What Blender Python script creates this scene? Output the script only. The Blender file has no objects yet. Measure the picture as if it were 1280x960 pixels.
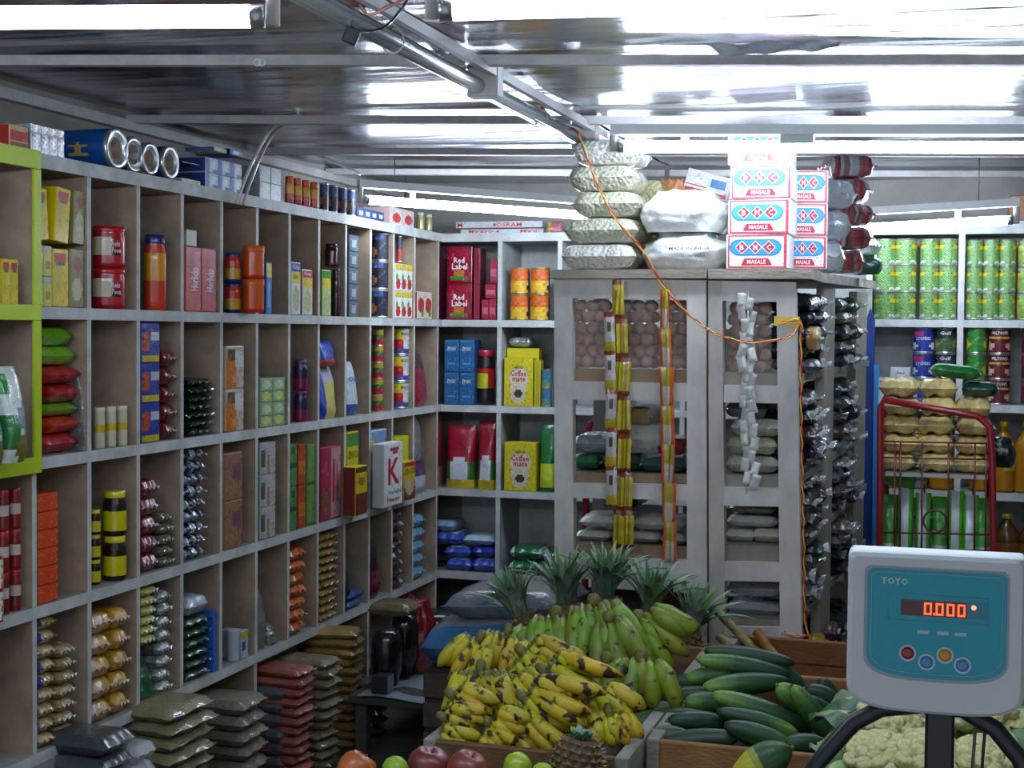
import bpy, math, random
from mathutils import Vector, Matrix, Euler, noise
PI = math.pi
sc = bpy.context.scene
COL = sc.collection

# ---------------------------------------------------------------- camera, world, exposure
F, YAW, PIT, ROLL, EYE = 1800.0, .2979, .0359, .0095, 1.5
cam_d = bpy.data.cameras.new('camera'); cam = bpy.data.objects.new('camera', cam_d); COL.objects.link(cam)
cam_d.sensor_fit = 'HORIZONTAL'; cam_d.sensor_width = 36; cam_d.lens = 36*F/1280; cam_d.clip_start = .05
cam.matrix_world = (Matrix.Translation((0, 0, EYE)) @ Matrix.Rotation(YAW, 4, 'Z')
                    @ Matrix.Rotation(PI/2-PIT, 4, 'X') @ Matrix.Rotation(ROLL, 4, 'Z'))
sc.camera = cam
sc.view_settings.view_transform = 'Standard'; sc.view_settings.look = 'None'
sc.view_settings.gamma = 1; sc.view_settings.use_curve_mapping = False
sc.view_settings.exposure = 0.88
W = bpy.data.worlds.new('world'); sc.world = W; W.use_nodes = True
W.node_tree.nodes['Background'].inputs[0].default_value = (.78, .86, 1, 1)
W.node_tree.nodes['Background'].inputs[1].default_value = .32
TUBE_POWER = 34.0

# ---------------------------------------------------------------- measuring helpers
def proj(x, y, z):
    z -= EYE; cy, sy = math.cos(YAW), math.sin(YAW)
    a = x*cy+y*sy; b = -x*sy+y*cy
    c, s = math.cos(PIT), math.sin(PIT); d = b*c-z*s; u = b*s+z*c
    X = F*a/d; Y = -F*u/d; c, s = math.cos(ROLL), math.sin(ROLL)
    return 640+X*c+Y*s, 480-X*s+Y*c, d
def at(px, py, X=None, Y=None, Z=None):
    c, s = math.cos(ROLL), math.sin(ROLL); x = px-640; y = py-480
    a = (x*c-y*s)/F; u = -(x*s+y*c)/F
    c, s = math.cos(PIT), math.sin(PIT); b = c+u*s; z = -s+u*c
    cy, sy = math.cos(YAW), math.sin(YAW)
    r = Vector((a*cy-b*sy, a*sy+b*cy, z))
    t = X/r.x if X is not None else Y/r.y if Y is not None else (Z-EYE)/r.z
    p = r*t; p.z += EYE; return p
def findY(px, X, z):
    lo, hi = 1.5, 7.5
    for _ in range(40):
        m = (lo+hi)/2
        if proj(X, m, z)[0] < px: lo = m
        else: hi = m
    return lo
def findX(px, Y, z):
    lo, hi = -3.5, 1.5
    for _ in range(40):
        m = (lo+hi)/2
        if proj(m, Y, z)[0] < px: lo = m
        else: hi = m
    return lo

# ---------------------------------------------------------------- colour and material
def lin(c):
    return tuple(((v/255)/12.92 if v/255 <= .04045 else ((v/255+.055)/1.055)**2.4) for v in c)
MATS = {}
def mat(name, color=None, rough=.5, metal=0, coat=0, bump=0, bscale=40, mottle=0, mscale=8, stretch=(1,1,1),
        emit=0, alpha=None, voro=0, vscale=120, spots=None, trans=0):
    """procedural material; with color None the piece's own colour attribute gives the base"""
    if name in MATS: return MATS[name]
    m = bpy.data.materials.new(name); m.use_nodes = True; nt = m.node_tree; N = nt.nodes; L = nt.links
    b = N['Principled BSDF']
    b.inputs['Roughness'].default_value = rough; b.inputs['Metallic'].default_value = metal
    b.inputs['Coat Weight'].default_value = coat; b.inputs['Coat Roughness'].default_value = .12
    tc = N.new('ShaderNodeTexCoord'); mp = N.new('ShaderNodeMapping'); mp.inputs['Scale'].default_value = stretch
    L.new(tc.outputs['Object'], mp.inputs[0])
    if color is None:
        a = N.new('ShaderNodeVertexColor'); a.layer_name = 'Col'; src = a.outputs[0]
    else:
        a = N.new('ShaderNodeRGB'); a.outputs[0].default_value = (*lin(color), 1); src = a.outputs[0]
    if mottle:
        n = N.new('ShaderNodeTexNoise'); n.inputs['Scale'].default_value = mscale; n.inputs['Detail'].default_value = 6
        n.inputs['Roughness'].default_value = .65
        L.new(mp.outputs[0], n.inputs['Vector'])
        r = N.new('ShaderNodeMapRange'); r.inputs[1].default_value = .3; r.inputs[2].default_value = .7
        r.inputs[3].default_value = 1-mottle; r.inputs[4].default_value = 1+mottle*.45
        L.new(n.outputs[0], r.inputs[0])
        x = N.new('ShaderNodeMix'); x.data_type = 'RGBA'; x.blend_type = 'MULTIPLY'; x.inputs[0].default_value = 1
        L.new(src, x.inputs[6]); L.new(r.outputs[0], x.inputs[7]); src = x.outputs[2]
    if spots:
        col, sca, th = spots
        n = N.new('ShaderNodeTexNoise'); n.inputs['Scale'].default_value = sca; n.inputs['Detail'].default_value = 3
        oi = N.new('ShaderNodeObjectInfo'); ad = N.new('ShaderNodeVectorMath'); ad.operation = 'ADD'
        L.new(mp.outputs[0], ad.inputs[0]); ml = N.new('ShaderNodeMath'); ml.operation = 'MULTIPLY'; ml.inputs[1].default_value = 7
        L.new(oi.outputs['Random'], ml.inputs[0]); L.new(ml.outputs[0], ad.inputs[1]); L.new(ad.outputs[0], n.inputs['Vector'])
        r = N.new('ShaderNodeMapRange'); r.inputs[1].default_value = th; r.inputs[2].default_value = th+.07
        L.new(n.outputs[0], r.inputs[0])
        x = N.new('ShaderNodeMix'); x.data_type = 'RGBA'; L.new(r.outputs[0], x.inputs[0])
        L.new(src, x.inputs[6]); x.inputs[7].default_value = (*lin(col), 1); src = x.outputs[2]
    L.new(src, b.inputs['Base Color'])
    h = None
    if bump:
        n = N.new('ShaderNodeTexNoise'); n.inputs['Scale'].default_value = bscale; n.inputs['Detail'].default_value = 3
        L.new(mp.outputs[0], n.inputs['Vector']); bp = N.new('ShaderNodeBump'); bp.inputs['Strength'].default_value = bump
        bp.inputs['Distance'].default_value = .01; L.new(n.outputs[0], bp.inputs['Height']); h = bp
    if voro:
        n = N.new('ShaderNodeTexVoronoi'); n.inputs['Scale'].default_value = vscale
        L.new(mp.outputs[0], n.inputs['Vector']); bp = N.new('ShaderNodeBump'); bp.inputs['Strength'].default_value = voro
        bp.inputs['Distance'].default_value = .006; bp.invert = True; L.new(n.outputs[0], bp.inputs['Height'])
        if h: L.new(h.outputs[0], bp.inputs['Normal'])
        h = bp
    if h: L.new(h.outputs[0], b.inputs['Normal'])
    if emit:
        L.new(src, b.inputs['Emission Color']); b.inputs['Emission Strength'].default_value = emit
    if trans: b.inputs['Transmission Weight'].default_value = trans; b.inputs['IOR'].default_value = 1.2
    if alpha is not None:
        out = N['Material Output']; t = N.new('ShaderNodeBsdfTransparent'); mx = N.new('ShaderNodeMixShader')
        mx.inputs[0].default_value = alpha
        L.new(t.outputs[0], mx.inputs[1]); L.new(b.outputs[0], mx.inputs[2]); L.new(mx.outputs[0], out.inputs[0])
    MATS[name] = m; return m
wood = mat('painted_board', rough=.62, mottle=.35, mscale=9, bump=.12, bscale=30)
rawwood = mat('raw_timber', rough=.75, mottle=.4, mscale=10, stretch=(1,1,3), bump=.25, bscale=60)
card = mat('printed_card', rough=.45, coat=.08, mottle=.06, mscale=30)
plast = mat('glossy_plastic', rough=.25, coat=.5, mottle=.05, mscale=20)
foil = mat('crinkled_foil', rough=.22, metal=.55, bump=.9, bscale=45)
wrap = mat('crinkled_wrapper', rough=.28, coat=.7, bump=.6, bscale=38, mottle=.12, mscale=25)
grain = mat('bagged_grain', rough=.38, coat=.6, voro=.45, vscale=150, bump=.5, bscale=22, mottle=.18, mscale=30)
steel = mat('bare_metal', rough=.28, metal=.85, mottle=.1, mscale=15)
film = mat('clear_film', (235,240,245), rough=.12, coat=1, alpha=.17, bump=1, bscale=28)
cloudy = mat('cloudy_film', (225,230,235), rough=.15, coat=1, alpha=.4, bump=1, bscale=30)
ink = mat('ink', rough=.45)
leafm = mat('leaf_green', rough=.5, mottle=.25, mscale=20)
glow = mat('lit_display', rough=.4, emit=3.0)
rough_v = mat('rough_skin', rough=.6, mottle=.25, mscale=40, bump=.4, bscale=60)
satin = mat('satin_paint', rough=.35, mottle=.08, mscale=10)

# ---------------------------------------------------------------- mesh helpers
class MB:
    def __init__(s): s.v = []; s.f = []; s.c = []; s.sm = []
    def add(s, vs, fs, col, smooth=False):
        o = len(s.v); s.v += [tuple(p) for p in vs]
        for i, f in enumerate(fs):
            s.f.append(tuple(k+o for k in f)); s.c.append(col[i] if isinstance(col, list) else col); s.sm.append(smooth)
        return s
    def box(s, x0, x1, y0, y1, z0, z1, col, cut=0, cols=None):
        """box with optional chamfer; cols = colours for (-x,+x,-y,+y,-z,+z)"""
        cols = cols or [col]*6
        if not cut:
            vs = [(x, y, z) for x in (x0, x1) for y in (y0, y1) for z in (z0, z1)]
            return s.add(vs, [(0,1,3,2), (4,6,7,5), (0,4,5,1), (2,3,7,6), (0,2,6,4), (1,5,7,3)], list(cols))
        vs = []; idx = {}
        X = (x0, x1); Y = (y0, y1); Z = (z0, z1)
        for i in (0, 1):
            for j in (0, 1):
                for k in (0, 1):
                    for a in range(3):
                        p = [X[i], Y[j], Z[k]]
                        for q, (w_, sgn) in enumerate(((i, 1), (j, 1), (k, 1))):
                            if q != a: p[q] += cut if w_ == 0 else -cut
                        idx[i, j, k, a] = len(vs); vs.append(tuple(p))
        fs = []; cl = []
        g = lambda i, j, k, a: idx[i, j, k, a]
        for i in (0, 1):
            q = [g(i,0,0,0), g(i,1,0,0), g(i,1,1,0), g(i,0,1,0)]; fs.append(q if i else q[::-1]); cl.append(cols[i])
            q = [g(0,i,0,1), g(0,i,1,1), g(1,i,1,1), g(1,i,0,1)]; fs.append(q if i else q[::-1]); cl.append(cols[2+i])
            q = [g(0,0,i,2), g(1,0,i,2), g(1,1,i,2), g(0,1,i,2)]; fs.append(q if i else q[::-1]); cl.append(cols[4+i])
        for i in (0, 1):
            for j in (0, 1):
                fs.append([g(i,j,0,0), g(i,j,1,0), g(i,j,1,1), g(i,j,0,1)]); cl.append(cols[2+j])
                fs.append([g(i,0,j,0), g(i,1,j,0), g(i,1,j,2), g(i,0,j,2)]); cl.append(cols[4+j])
                fs.append([g(0,i,j,1), g(1,i,j,1), g(1,i,j,2), g(0,i,j,2)]); cl.append(cols[4+j])
        for i in (0, 1):
            for j in (0, 1):
                for k in (0, 1):
                    fs.append([g(i,j,k,0), g(i,j,k,1), g(i,j,k,2)]); cl.append(cols[4+k])
        return s.add(vs, fs, cl)
    def grid(s, pos, nu, nv, col, wrap=False, smooth=True):
        cu = nu if wrap else nu+1
        vs = [pos(i/nu, j/nv) for j in range(nv+1) for i in range(cu)]
        fs = []; cl = []
        for j in range(nv):
            for i in range(nu):
                a = j*cu+i; b = j*cu+(i+1) % cu
                fs.append((a, b, b+cu, a+cu)); cl.append(col((i+.5)/nu, (j+.5)/nv) if callable(col) else col)
        return s.add(vs, fs, cl, smooth)
    def lathe(s, prof, col, seg=20, cx=0, cy=0, cap=True, smooth=True):
        """prof: list of (r, z); col a colour or one per ring gap"""
        n = len(prof)
        vs = [(cx+r*math.cos(2*PI*i/seg), cy+r*math.sin(2*PI*i/seg), z) for r, z in prof for i in range(seg)]
        fs = []; cl = []
        for j in range(n-1):
            for i in range(seg):
                a = j*seg+i; b = j*seg+(i+1) % seg
                fs.append((a, b, b+seg, a+seg)); cl.append(col[j] if isinstance(col, list) else col)
        s.add(vs, fs, cl, smooth)
        if cap:
            c0 = col[0] if isinstance(col, list) else col; c1 = col[-1] if isinstance(col, list) else col
            o = len(s.v)-len(vs)
            s.f.append(tuple(o+i for i in range(seg))[::-1]); s.c.append(c0); s.sm.append(False)
            s.f.append(tuple(o+(n-1)*seg+i for i in range(seg))); s.c.append(c1); s.sm.append(False)
        return s
    def tube(s, pts, r, col, seg=8, cap=True):
        """swept round bar; r a number or one radius per point; col a colour or one per span"""
        P = [Vector(p) for p in pts]; n = len(P); vs = []; up = None
        for i in range(n):
            t = (P[min(i+1, n-1)]-P[max(i-1, 0)]).normalized()
            if up is None: up = t.orthogonal().normalized()
            up = (up-t*up.dot(t))
            up = up.normalized() if up.length > 1e-6 else t.orthogonal().normalized()
            w = t.cross(up); rr = r[i] if isinstance(r, (list, tuple)) else r
            vs += [P[i]+up*rr*math.cos(2*PI*k/seg)+w*rr*math.sin(2*PI*k/seg) for k in range(seg)]
        fs = []; cl = []
        for i in range(n-1):
            for k in range(seg):
                a = i*seg+k; b = i*seg+(k+1) % seg
                fs.append((a, b, b+seg, a+seg)); cl.append(col[i] if isinstance(col, list) else col)
        s.add(vs, fs, cl, True)
        if cap:
            o = len(s.v)-len(vs); c0 = col[0] if isinstance(col, list) else col; c1 = col[-1] if isinstance(col, list) else col
            s.f.append(tuple(o+i for i in range(seg))[::-1]); s.c.append(c0); s.sm.append(True)
            s.f.append(tuple(o+(n-1)*seg+i for i in range(seg))); s.c.append(c1); s.sm.append(True)
        return s
    def text(s, txt, cx, cz, w, h, col, mapf, bold=.02, rot=0, res=1):
        cu = bpy.data.curves.new('t', 'FONT'); cu.body = txt; cu.resolution_u = res; cu.offset = bold
        ob = bpy.data.objects.new('t', cu); me = bpy.data.meshes.new_from_object(ob)
        if not me or not me.vertices: return s
        xs = [v.co.x for v in me.vertices]; ys = [v.co.y for v in me.vertices]
        x0, x1, y0, y1 = min(xs), max(xs), min(ys), max(ys)
        out = []
        for v in me.vertices:
            a = ((v.co.x-x0)/(x1-x0)-.5)*w; b = ((v.co.y-y0)/(y1-y0)-.5)*h
            if rot: a, b = a*math.cos(rot)-b*math.sin(rot), a*math.sin(rot)+b*math.cos(rot)
            out.append(mapf(cx+a, cz+b))
        s.add(out, [tuple(p.vertices) for p in me.polygons], col)
        bpy.data.objects.remove(ob); bpy.data.curves.remove(cu); bpy.data.meshes.remove(me)
        return s
def mk(name, mb, m, parent=None, loc=None, rot=None):
    me = bpy.data.meshes.new(name); me.from_pydata(mb.v, [], mb.f)
    ca = me.color_attributes.new('Col', 'BYTE_COLOR', 'CORNER')
    buf = []; lc = {}
    for f, c in zip(mb.f, mb.c):
        if c not in lc: lc[c] = (*[min(1, max(0, v/255)) for v in c], 1.0)
        buf += lc[c]*len(f)
    ca.data.foreach_set('color_srgb', buf) if hasattr(ca.data[0], 'color_srgb') else ca.data.foreach_set('color', buf)
    me.polygons.foreach_set('use_smooth', mb.sm)
    me.materials.append(m); me.update()
    o = bpy.data.objects.new(name, me); COL.objects.link(o)
    if parent: o.parent = parent
    if loc is not None: o.location = loc
    if rot is not None: o.rotation_euler = rot
    return o
def empty(name, loc=(0,0,0), rot=(0,0,0)):
    o = bpy.data.objects.new(name, None); COL.objects.link(o); o.location = loc; o.rotation_euler = rot
    o.empty_display_size = .05; return o
def tag(o, label=None, cat=None, group=None, kind=None):
    if label: o['label'] = label
    if cat: o['category'] = cat
    if group: o['group'] = group
    if kind: o['kind'] = kind
    return o
KIDS = {}
def copy_tree(o):
    c = o.copy(); COL.objects.link(c)
    for ch in o.children:
        d = copy_tree(ch); d.parent = c
    return c
PROTO = {}
def put(key, build, loc, label, cat, group=None, rot=(0,0,0), scale=None):
    if key in PROTO: o = copy_tree(PROTO[key])
    else: o = build(); PROTO[key] = o
    o.location = loc
    o.rotation_mode = 'XYZ'
    o.rotation_euler = rot if not isinstance(rot, Matrix) else rot.to_euler()
    o.scale = (scale or (1,1,1)) if not isinstance(scale, (int, float)) else (scale,)*3
    for k in ('group',):
        if k in o: del o[k]
    return tag(o, label, cat, group)

# ---------------------------------------------------------------- building packages (front faces local -Y, base at z 0)
GREYW = (205,208,208)
def carton(name, w, d, h, col, side=None, pat=None, texts=(), stexts=(), nu=14, nv=18, m=None, top=None):
    """printed carton: body, label panel and lettering"""
    def b():
        side_ = side or col
        r = empty(name)
        bm = MB().box(-w/2, w/2, -d/2, d/2, 0, h, col, min(w, h, d)*.03, (side_, side_, col, col, top or col, top or col))
        mk('body', bm, m or card, r)
        y = -d/2-.0008
        if pat:
            lb = MB().grid(lambda u, v: ((u-.5)*w*.94, y, v*h*.96+h*.02), nu, nv, speck(pat), smooth=False)
            lbo = mk('label', lb, m or card, r)
        if texts:
            tm = MB()
            for t in texts:
                s_, u, v, tw, th, tc = t[:6]
                tm.text(s_, (u-.5)*w, v*h, tw*w, th*h, tc, lambda a, c: (a, y-.0006, c), rot=t[6] if len(t) > 6 else 0)
            mk('lettering', tm, ink, lbo if pat else r)
        if stexts:
            tm = MB()
            for t in stexts:
                s_, u, v, tw, th, tc = t[:6]
                tm.text(s_, (u-.5)*d, v*h, tw*d, th*h, tc, lambda a, c: (-w/2-.0008, -a, c), rot=t[6] if len(t) > 6 else 0)
            mk('side_lettering', tm, ink, r)
        return r
    return b
def cylmap(r):
    return lambda a, c: (r*math.sin(a/r), -r*math.cos(a/r), c)
def speck(pat, amt=13):
    """fine print: each cell of a flat print varies a little, with small lines of type"""
    if not pat: return None
    def f(u, v):
        c = pat(u, v); h = math.sin(u*127.1+v*311.7)*43758.5453; h -= math.floor(h)
        d = int((h-.5)*2*amt)
        if h > .93: d = -34 if sum(c) > 330 else 40
        return tuple(max(0, min(255, x+d)) for x in c)
    return f
def tin(name, r, h, rim=(190,190,185), pat=None, texts=(), nu=24, nv=10, seg=24):
    def b():
        e = empty(name)
        bm = MB().lathe([(r*.93, .002), (r, 0), (r, h*.04), (r*.965, h*.05), (r*.965, h*.95), (r, h*.96), (r, h), (r*.93, h), (r*.92, h-.004)], rim, seg)
        mk('can', bm, steel, e)
        rr = r*.972
        if pat:
            lbo = mk('label', MB().grid(lambda u, v: (rr*math.sin(2*PI*(u-.5)), -rr*math.cos(2*PI*(u-.5)), h*(.06+.88*v)), nu, nv,
                                  lambda u, v: speck(pat)((u*2) % 1, v), wrap=False), card, e)
        if texts:
            tm = MB(); mp = cylmap(rr+.0008)
            for s_, x, v, tw, th, tc in texts: tm.text(s_, x*r, v*h, tw*r, th*h, tc, mp)
            mk('lettering', tm, ink, lbo if pat else e)
        return e
    return b
def jar(name, r, h, col, lid, pat=None, sq=0, lidh=.16, m=None, texts=(), neck=.85):
    """jar with a shoulder and a lid; sq flattens the round plan towards a square"""
    def b():
        e = empty(name); seg = 24
        def ring(rr, z):
            out = []
            for i in range(seg):
                a = 2*PI*i/seg; c, s_ = math.cos(a), math.sin(a)
                k = 1/max(abs(c), abs(s_)) if sq else 1
                k = 1+(k-1)*sq; out.append((rr*k*c, rr*k*s_, z))
            return out
        def loft(prof, c, mm, nm):
            q = MB(); rs = [ring(a, z) for a, z in prof]; vs = sum(rs, [])
            fs = [(j*seg+i, j*seg+(i+1) % seg, (j+1)*seg+(i+1) % seg, (j+1)*seg+i) for j in range(len(prof)-1) for i in range(seg)]
            cl = [c]*len(fs) if not callable(c) else [c(((i+.5)/seg+.75) % 1, (prof[j][1]+prof[j+1][1])/2/h) for j in range(len(prof)-1) for i in range(seg)]
            q.add(vs, fs, cl, True)
            q.add(rs[0], [tuple(range(seg))[::-1]], cl[0]); q.add(rs[-1], [tuple(range(seg))], cl[-1])
            mk(nm, q, mm, e)
        z1 = h*(1-lidh)
        prof = [(r*.9, 0), (r, h*.03)]+[(r, h*.03+(z1*.86-h*.03)*k/8) for k in range(1, 9)]+[(r*neck, z1*.96), (r*neck, z1)]
        loft(prof, pat or col, m or plast, 'body')
        loft([(r*neck*1.04, z1), (r*neck*1.06, z1+h*.02), (r*neck*1.06, h*.985), (r*neck*.98, h)], lid, plast, 'lid')
        if texts:
            tm = MB(); mp = cylmap(r*(1+sq*.16)+.0015)
            for s_, x, v, tw, th, tc in texts: tm.text(s_, x*r, v*h, tw*r, th*h, tc, mp)
            mk('lettering', tm, ink, e)
        return e
    return b
def pillow_mb(w, l, t, col, seed=0, seal=.06, nu=12, nv=14, rough=.12, power=.4):
    """filled bag lying flat: w along x, l along y, base at z 0"""
    q = MB(); sd = Vector((seed*7.3, seed*3.1, 0))
    def body(sgn):
        def pos(u, v):
            a = 2*u-1; b_ = 2*v-1
            k = max(0, 1-abs(a)**4.5)**(power*.7)*max(0, 1-(min(1, abs(b_)/(1-seal)))**4.5)**(power*.7)
            n = noise.noise(Vector((a*2.2, b_*2.2, sgn))+sd)
            wob = .04*math.sin(b_*9+seed)*(1-k)
            z = t/2+sgn*t/2*k*(1+rough*n)
            z = max(0, z) if rough > .4 else min(t, max(0, z))
            return (a*w/2*(1-.08*(1-abs(b_))+wob), b_*l/2*(1+.03*math.sin(a*7+seed)), z)
        return pos
    q.grid(body(1), nu, nv, col); q.grid(body(-1), nu, nv, col)
    n = len(q.f)//2
    for i in range(n, 2*n): q.f[i] = q.f[i][::-1]
    return q
def bag(name, w, l, t, col, m, seed=0, tie=None, seal=.06, power=.4, rough=.12, nu=12, nv=14):
    def b():
        if not tie: return mk(name, pillow_mb(w, l, t, col, seed, seal, nu, nv, rough, power), m)
        e = empty(name); mk('body', pillow_mb(w, l, t, col, seed, seal, nu, nv, rough, power), m, e)
        for sg in (-1, 1):                                # pleated end seal
            q = MB().grid(lambda u, v: ((u-.5)*w*(.55+.5*v), sg*(l/2*.9+v*tie*.7), t/2+.004*math.sin(u*25+seed)*(v+.3)), 14, 3, (222,226,228) if not callable(col) else col(.5, .02))
            mk('end_seal', q, m if m is not grain else foil, e)
        return e
    return b
def upright(name, w, h, t, col, m, seed=0, texts=(), gus=.1, rough=.2):
    """stand-up pouch: front local -Y, base z 0"""
    def b():
        e = empty(name)
        q = MB(); sd = Vector((seed*5.1, 2.2, seed))
        def pos(u, v):
            a = 2*PI*u; c, s_ = math.cos(a), math.sin(a)
            k = abs(c)**.6*(1 if c > 0 else -1); j = abs(s_)**.6*(1 if s_ > 0 else -1)
            tt = t/2*(min(1, .75+v*2)*max(0, 1-v**2.2)**.7+.03); ww = w/2*(1-.10*math.sin(v*PI)*.6)
            n = noise.noise(Vector((k*1.5, j, v*4))+sd)*rough*.25
            return (k*ww*(1+n*.4), j*tt*(1+n*3), h*v)
        q.grid(pos, 28, 14, (lambda u, v: col((math.cos(2*PI*u)+1)/2, v)) if callable(col) else col, wrap=True)
        q.add([pos(i/28, 0) for i in range(28)], [tuple(range(28))[::-1]], col if not callable(col) else col(.5, 0))
        mk('body', q, m, e)
        if texts:
            tm = MB()
            for s_, x, v, tw, th, tc in texts:
                def mp(a, c):
                    vv = min(.97, max(0, c/h)); cc = max(-1, min(1, a/(w/2)*1.0)); jj = (1-min(1, abs(cc))**3.3)**.5 if abs(cc) < 1 else 0
                    tt = t/2*(min(1, .75+vv*2)*max(0, 1-vv**2.2)**.7+.03)
                    return (a, -tt*jj*1.12-.004, c)
                tm.text(s_, x*w, v*h, tw*w, th*h, tc, mp)
            mk('lettering', tm, ink, e)
        return e
    return b

# ---------------------------------------------------------------- words for labels
ORD = ['first','second','third','fourth','fifth','sixth','seventh','eighth','ninth','tenth','eleventh','twelfth']
def level(i, n):                       # i counted from the bottom
    if n == 1: return ''
    if i == n-1: return 'at the top'
    if i == 0: return 'at the bottom'
    if n == 3: return 'in the middle'
    k = n-1-i
    return ORD[k]+' from the top' if k <= i else ORD[i]+' from the bottom'
def side(i, n):
    if n == 1: return ''
    if i == 0: return 'left one'
    if i == n-1: return 'right one'
    if n == 3: return 'middle one'
    return ORD[i]+' from left'
def cell(i, n, j, k): return ', '.join([p for p in (level(i, n), side(j, k)) if p])

# ================================================================ THE ROOM
LX, LD = -2.16, .30                     # front plane and depth of the left shelves
BY, BD = 5.964, .30                     # front plane and depth of the back shelves
PW = .2368; Y0 = 3.273                  # divider pitch on the left wall
ZT, Z1, Z2, Z3, Z4 = 1.893, 1.552, 1.179, .809, .442   # shelf tops (ZT underside of the top board)
TB = .036
CEIL = 2.16
def struct(name, mb, m, parent=None):
    o = mk(name, mb, m, parent)
    if not parent: o['kind'] = 'structure'
    return o
concrete = mat('floor_concrete', (92,88,82), rough=.7, mottle=.4, mscale=3, bump=.2, bscale=30)
wallm = mat('plaster_wall', (150,146,138), rough=.8, mottle=.3, mscale=3, bump=.15, bscale=12)
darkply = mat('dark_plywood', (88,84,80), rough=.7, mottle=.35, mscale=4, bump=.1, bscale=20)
struct('floor', MB().box(-2.6, 1.6, .2, 6.6, -.05, 0, (90,88,84)), concrete)
struct('wall_left', MB().box(-2.56, LX-LD-.006, .2, 6.4, 0, 2.3, (150,146,138)), wallm)
wb = struct('wall_back', MB().box(-2.45, 1.6, BY+BD+.012, 6.4, 0, 2.3, (150,146,138)), wallm)
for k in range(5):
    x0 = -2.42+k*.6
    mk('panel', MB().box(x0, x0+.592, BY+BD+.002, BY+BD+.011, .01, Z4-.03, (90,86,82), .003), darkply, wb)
struct('wall_right', MB().box(1.45, 1.6, .2, 6.4, 0, 2.3, (150,146,138)), wallm)

# ceiling: sagging sheet-metal panels between battens, laid slightly askew like the photographed ones
def ceilm():
    m = bpy.data.materials.new('sheet_metal_ceiling'); m.use_nodes = True; nt = m.node_tree; N = nt.nodes; L = nt.links
    b = N['Principled BSDF']; b.inputs['Metallic'].default_value = .9; b.inputs['Roughness'].default_value = .2
    tc = N.new('ShaderNodeTexCoord'); mp = N.new('ShaderNodeMapping'); mp.inputs['Rotation'].default_value = (0, 0, -.25)
    mp.inputs['Scale'].default_value = (.6, 3.2, 1); L.new(tc.outputs['Object'], mp.inputs[0])
    n = N.new('ShaderNodeTexNoise'); n.inputs['Scale'].default_value = 1.6; n.inputs['Detail'].default_value = 2
    L.new(mp.outputs[0], n.inputs['Vector']); bp = N.new('ShaderNodeBump'); bp.inputs['Strength'].default_value = .35
    bp.inputs['Distance'].default_value = .06; L.new(n.outputs[0], bp.inputs['Height'])
    n3 = N.new('ShaderNodeTexNoise'); n3.inputs['Scale'].default_value = 14; n3.inputs['Detail'].default_value = 4
    L.new(mp.outputs[0], n3.inputs['Vector']); b2 = N.new('ShaderNodeBump'); b2.inputs['Strength'].default_value = .10
    b2.inputs['Distance'].default_value = .02; L.new(n3.outputs[0], b2.inputs['Height']); L.new(bp.outputs[0], b2.inputs['Normal'])
    L.new(b2.outputs[0], b.inputs['Normal'])
    n2 = N.new('ShaderNodeTexNoise'); n2.inputs['Scale'].default_value = 3; n2.inputs['Detail'].default_value = 5
    L.new(tc.outputs['Object'], n2.inputs['Vector'])
    cr = N.new('ShaderNodeValToRGB'); cr.color_ramp.elements[0].color = (*lin((120,116,116)), 1); cr.color_ramp.elements[0].position = .35
    cr.color_ramp.elements[1].color = (*lin((168,172,178)), 1); cr.color_ramp.elements[1].position = .65
    L.new(n2.outputs[0], cr.inputs[0]); L.new(cr.outputs[0], b.inputs['Base Color'])
    return m
cm = ceilm()
BAT = [.4, 1.33, 2.3, 3.28, 4.27, 5.07, 5.75, 6.45]
def sk(x, v): return v+.25*(x+1.1)
cl = struct('ceiling', MB().box(-2.56, 1.6, -.1, 7.0, CEIL+.03, CEIL+.07, (120,120,120)), mat('roof_backing', (120,120,120), rough=.8))
random.seed(5)
for i in range(len(BAT)-1):
    v0, v1 = BAT[i], BAT[i+1]
    for s0, s1 in ((-2.46, -1.1), (-1.1, .35), (.35, 1.5)):
        am = random.uniform(.010, .022); ph = random.uniform(0, 6)
        mk('panel', MB().grid(lambda u, v: (s0+(s1-s0)*u, sk(s0+(s1-s0)*u, v0+(v1-v0)*v),
           CEIL+.012-am*math.sin(PI*v)*(.75+.25*math.sin(u*5+ph))), 10, 10, (160,160,160)), cm, cl)
battm = mat('batten_paint', (176,172,168), rough=.5, mottle=.25, mscale=12)
for i, v in enumerate(BAT[1:-1]):
    q = MB()
    for s0, s1, dz in ((-2.46, -1.13, 0), (-1.11, 1.5, .0)):
        a = Vector((s0, sk(s0, v), CEIL-.014)); b_ = Vector((s1, sk(s1, v), CEIL-.014-dz))
        d = (b_-a).normalized(); n_ = Vector((-d.y, d.x, 0))*.014; z_ = Vector((0, 0, .012))
        vs = [p+sx*n_+sz*z_ for p in (a, b_) for sx in (-1, 1) for sz in (-1, 1)]
        q.add(vs, [(0,1,3,2), (4,6,7,5), (0,4,5,1), (2,3,7,6), (0,2,6,4), (1,5,7,3)], (176,172,168))
    struct('trim_%d' % (i+1), q, battm)
# diagonal purlin angle along the left wall top
struct('trim_20', MB().box(LX-LD, LX-LD+.03, .5, 6.2, CEIL-.05, CEIL-.02, (150,148,145)), battm)

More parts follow.
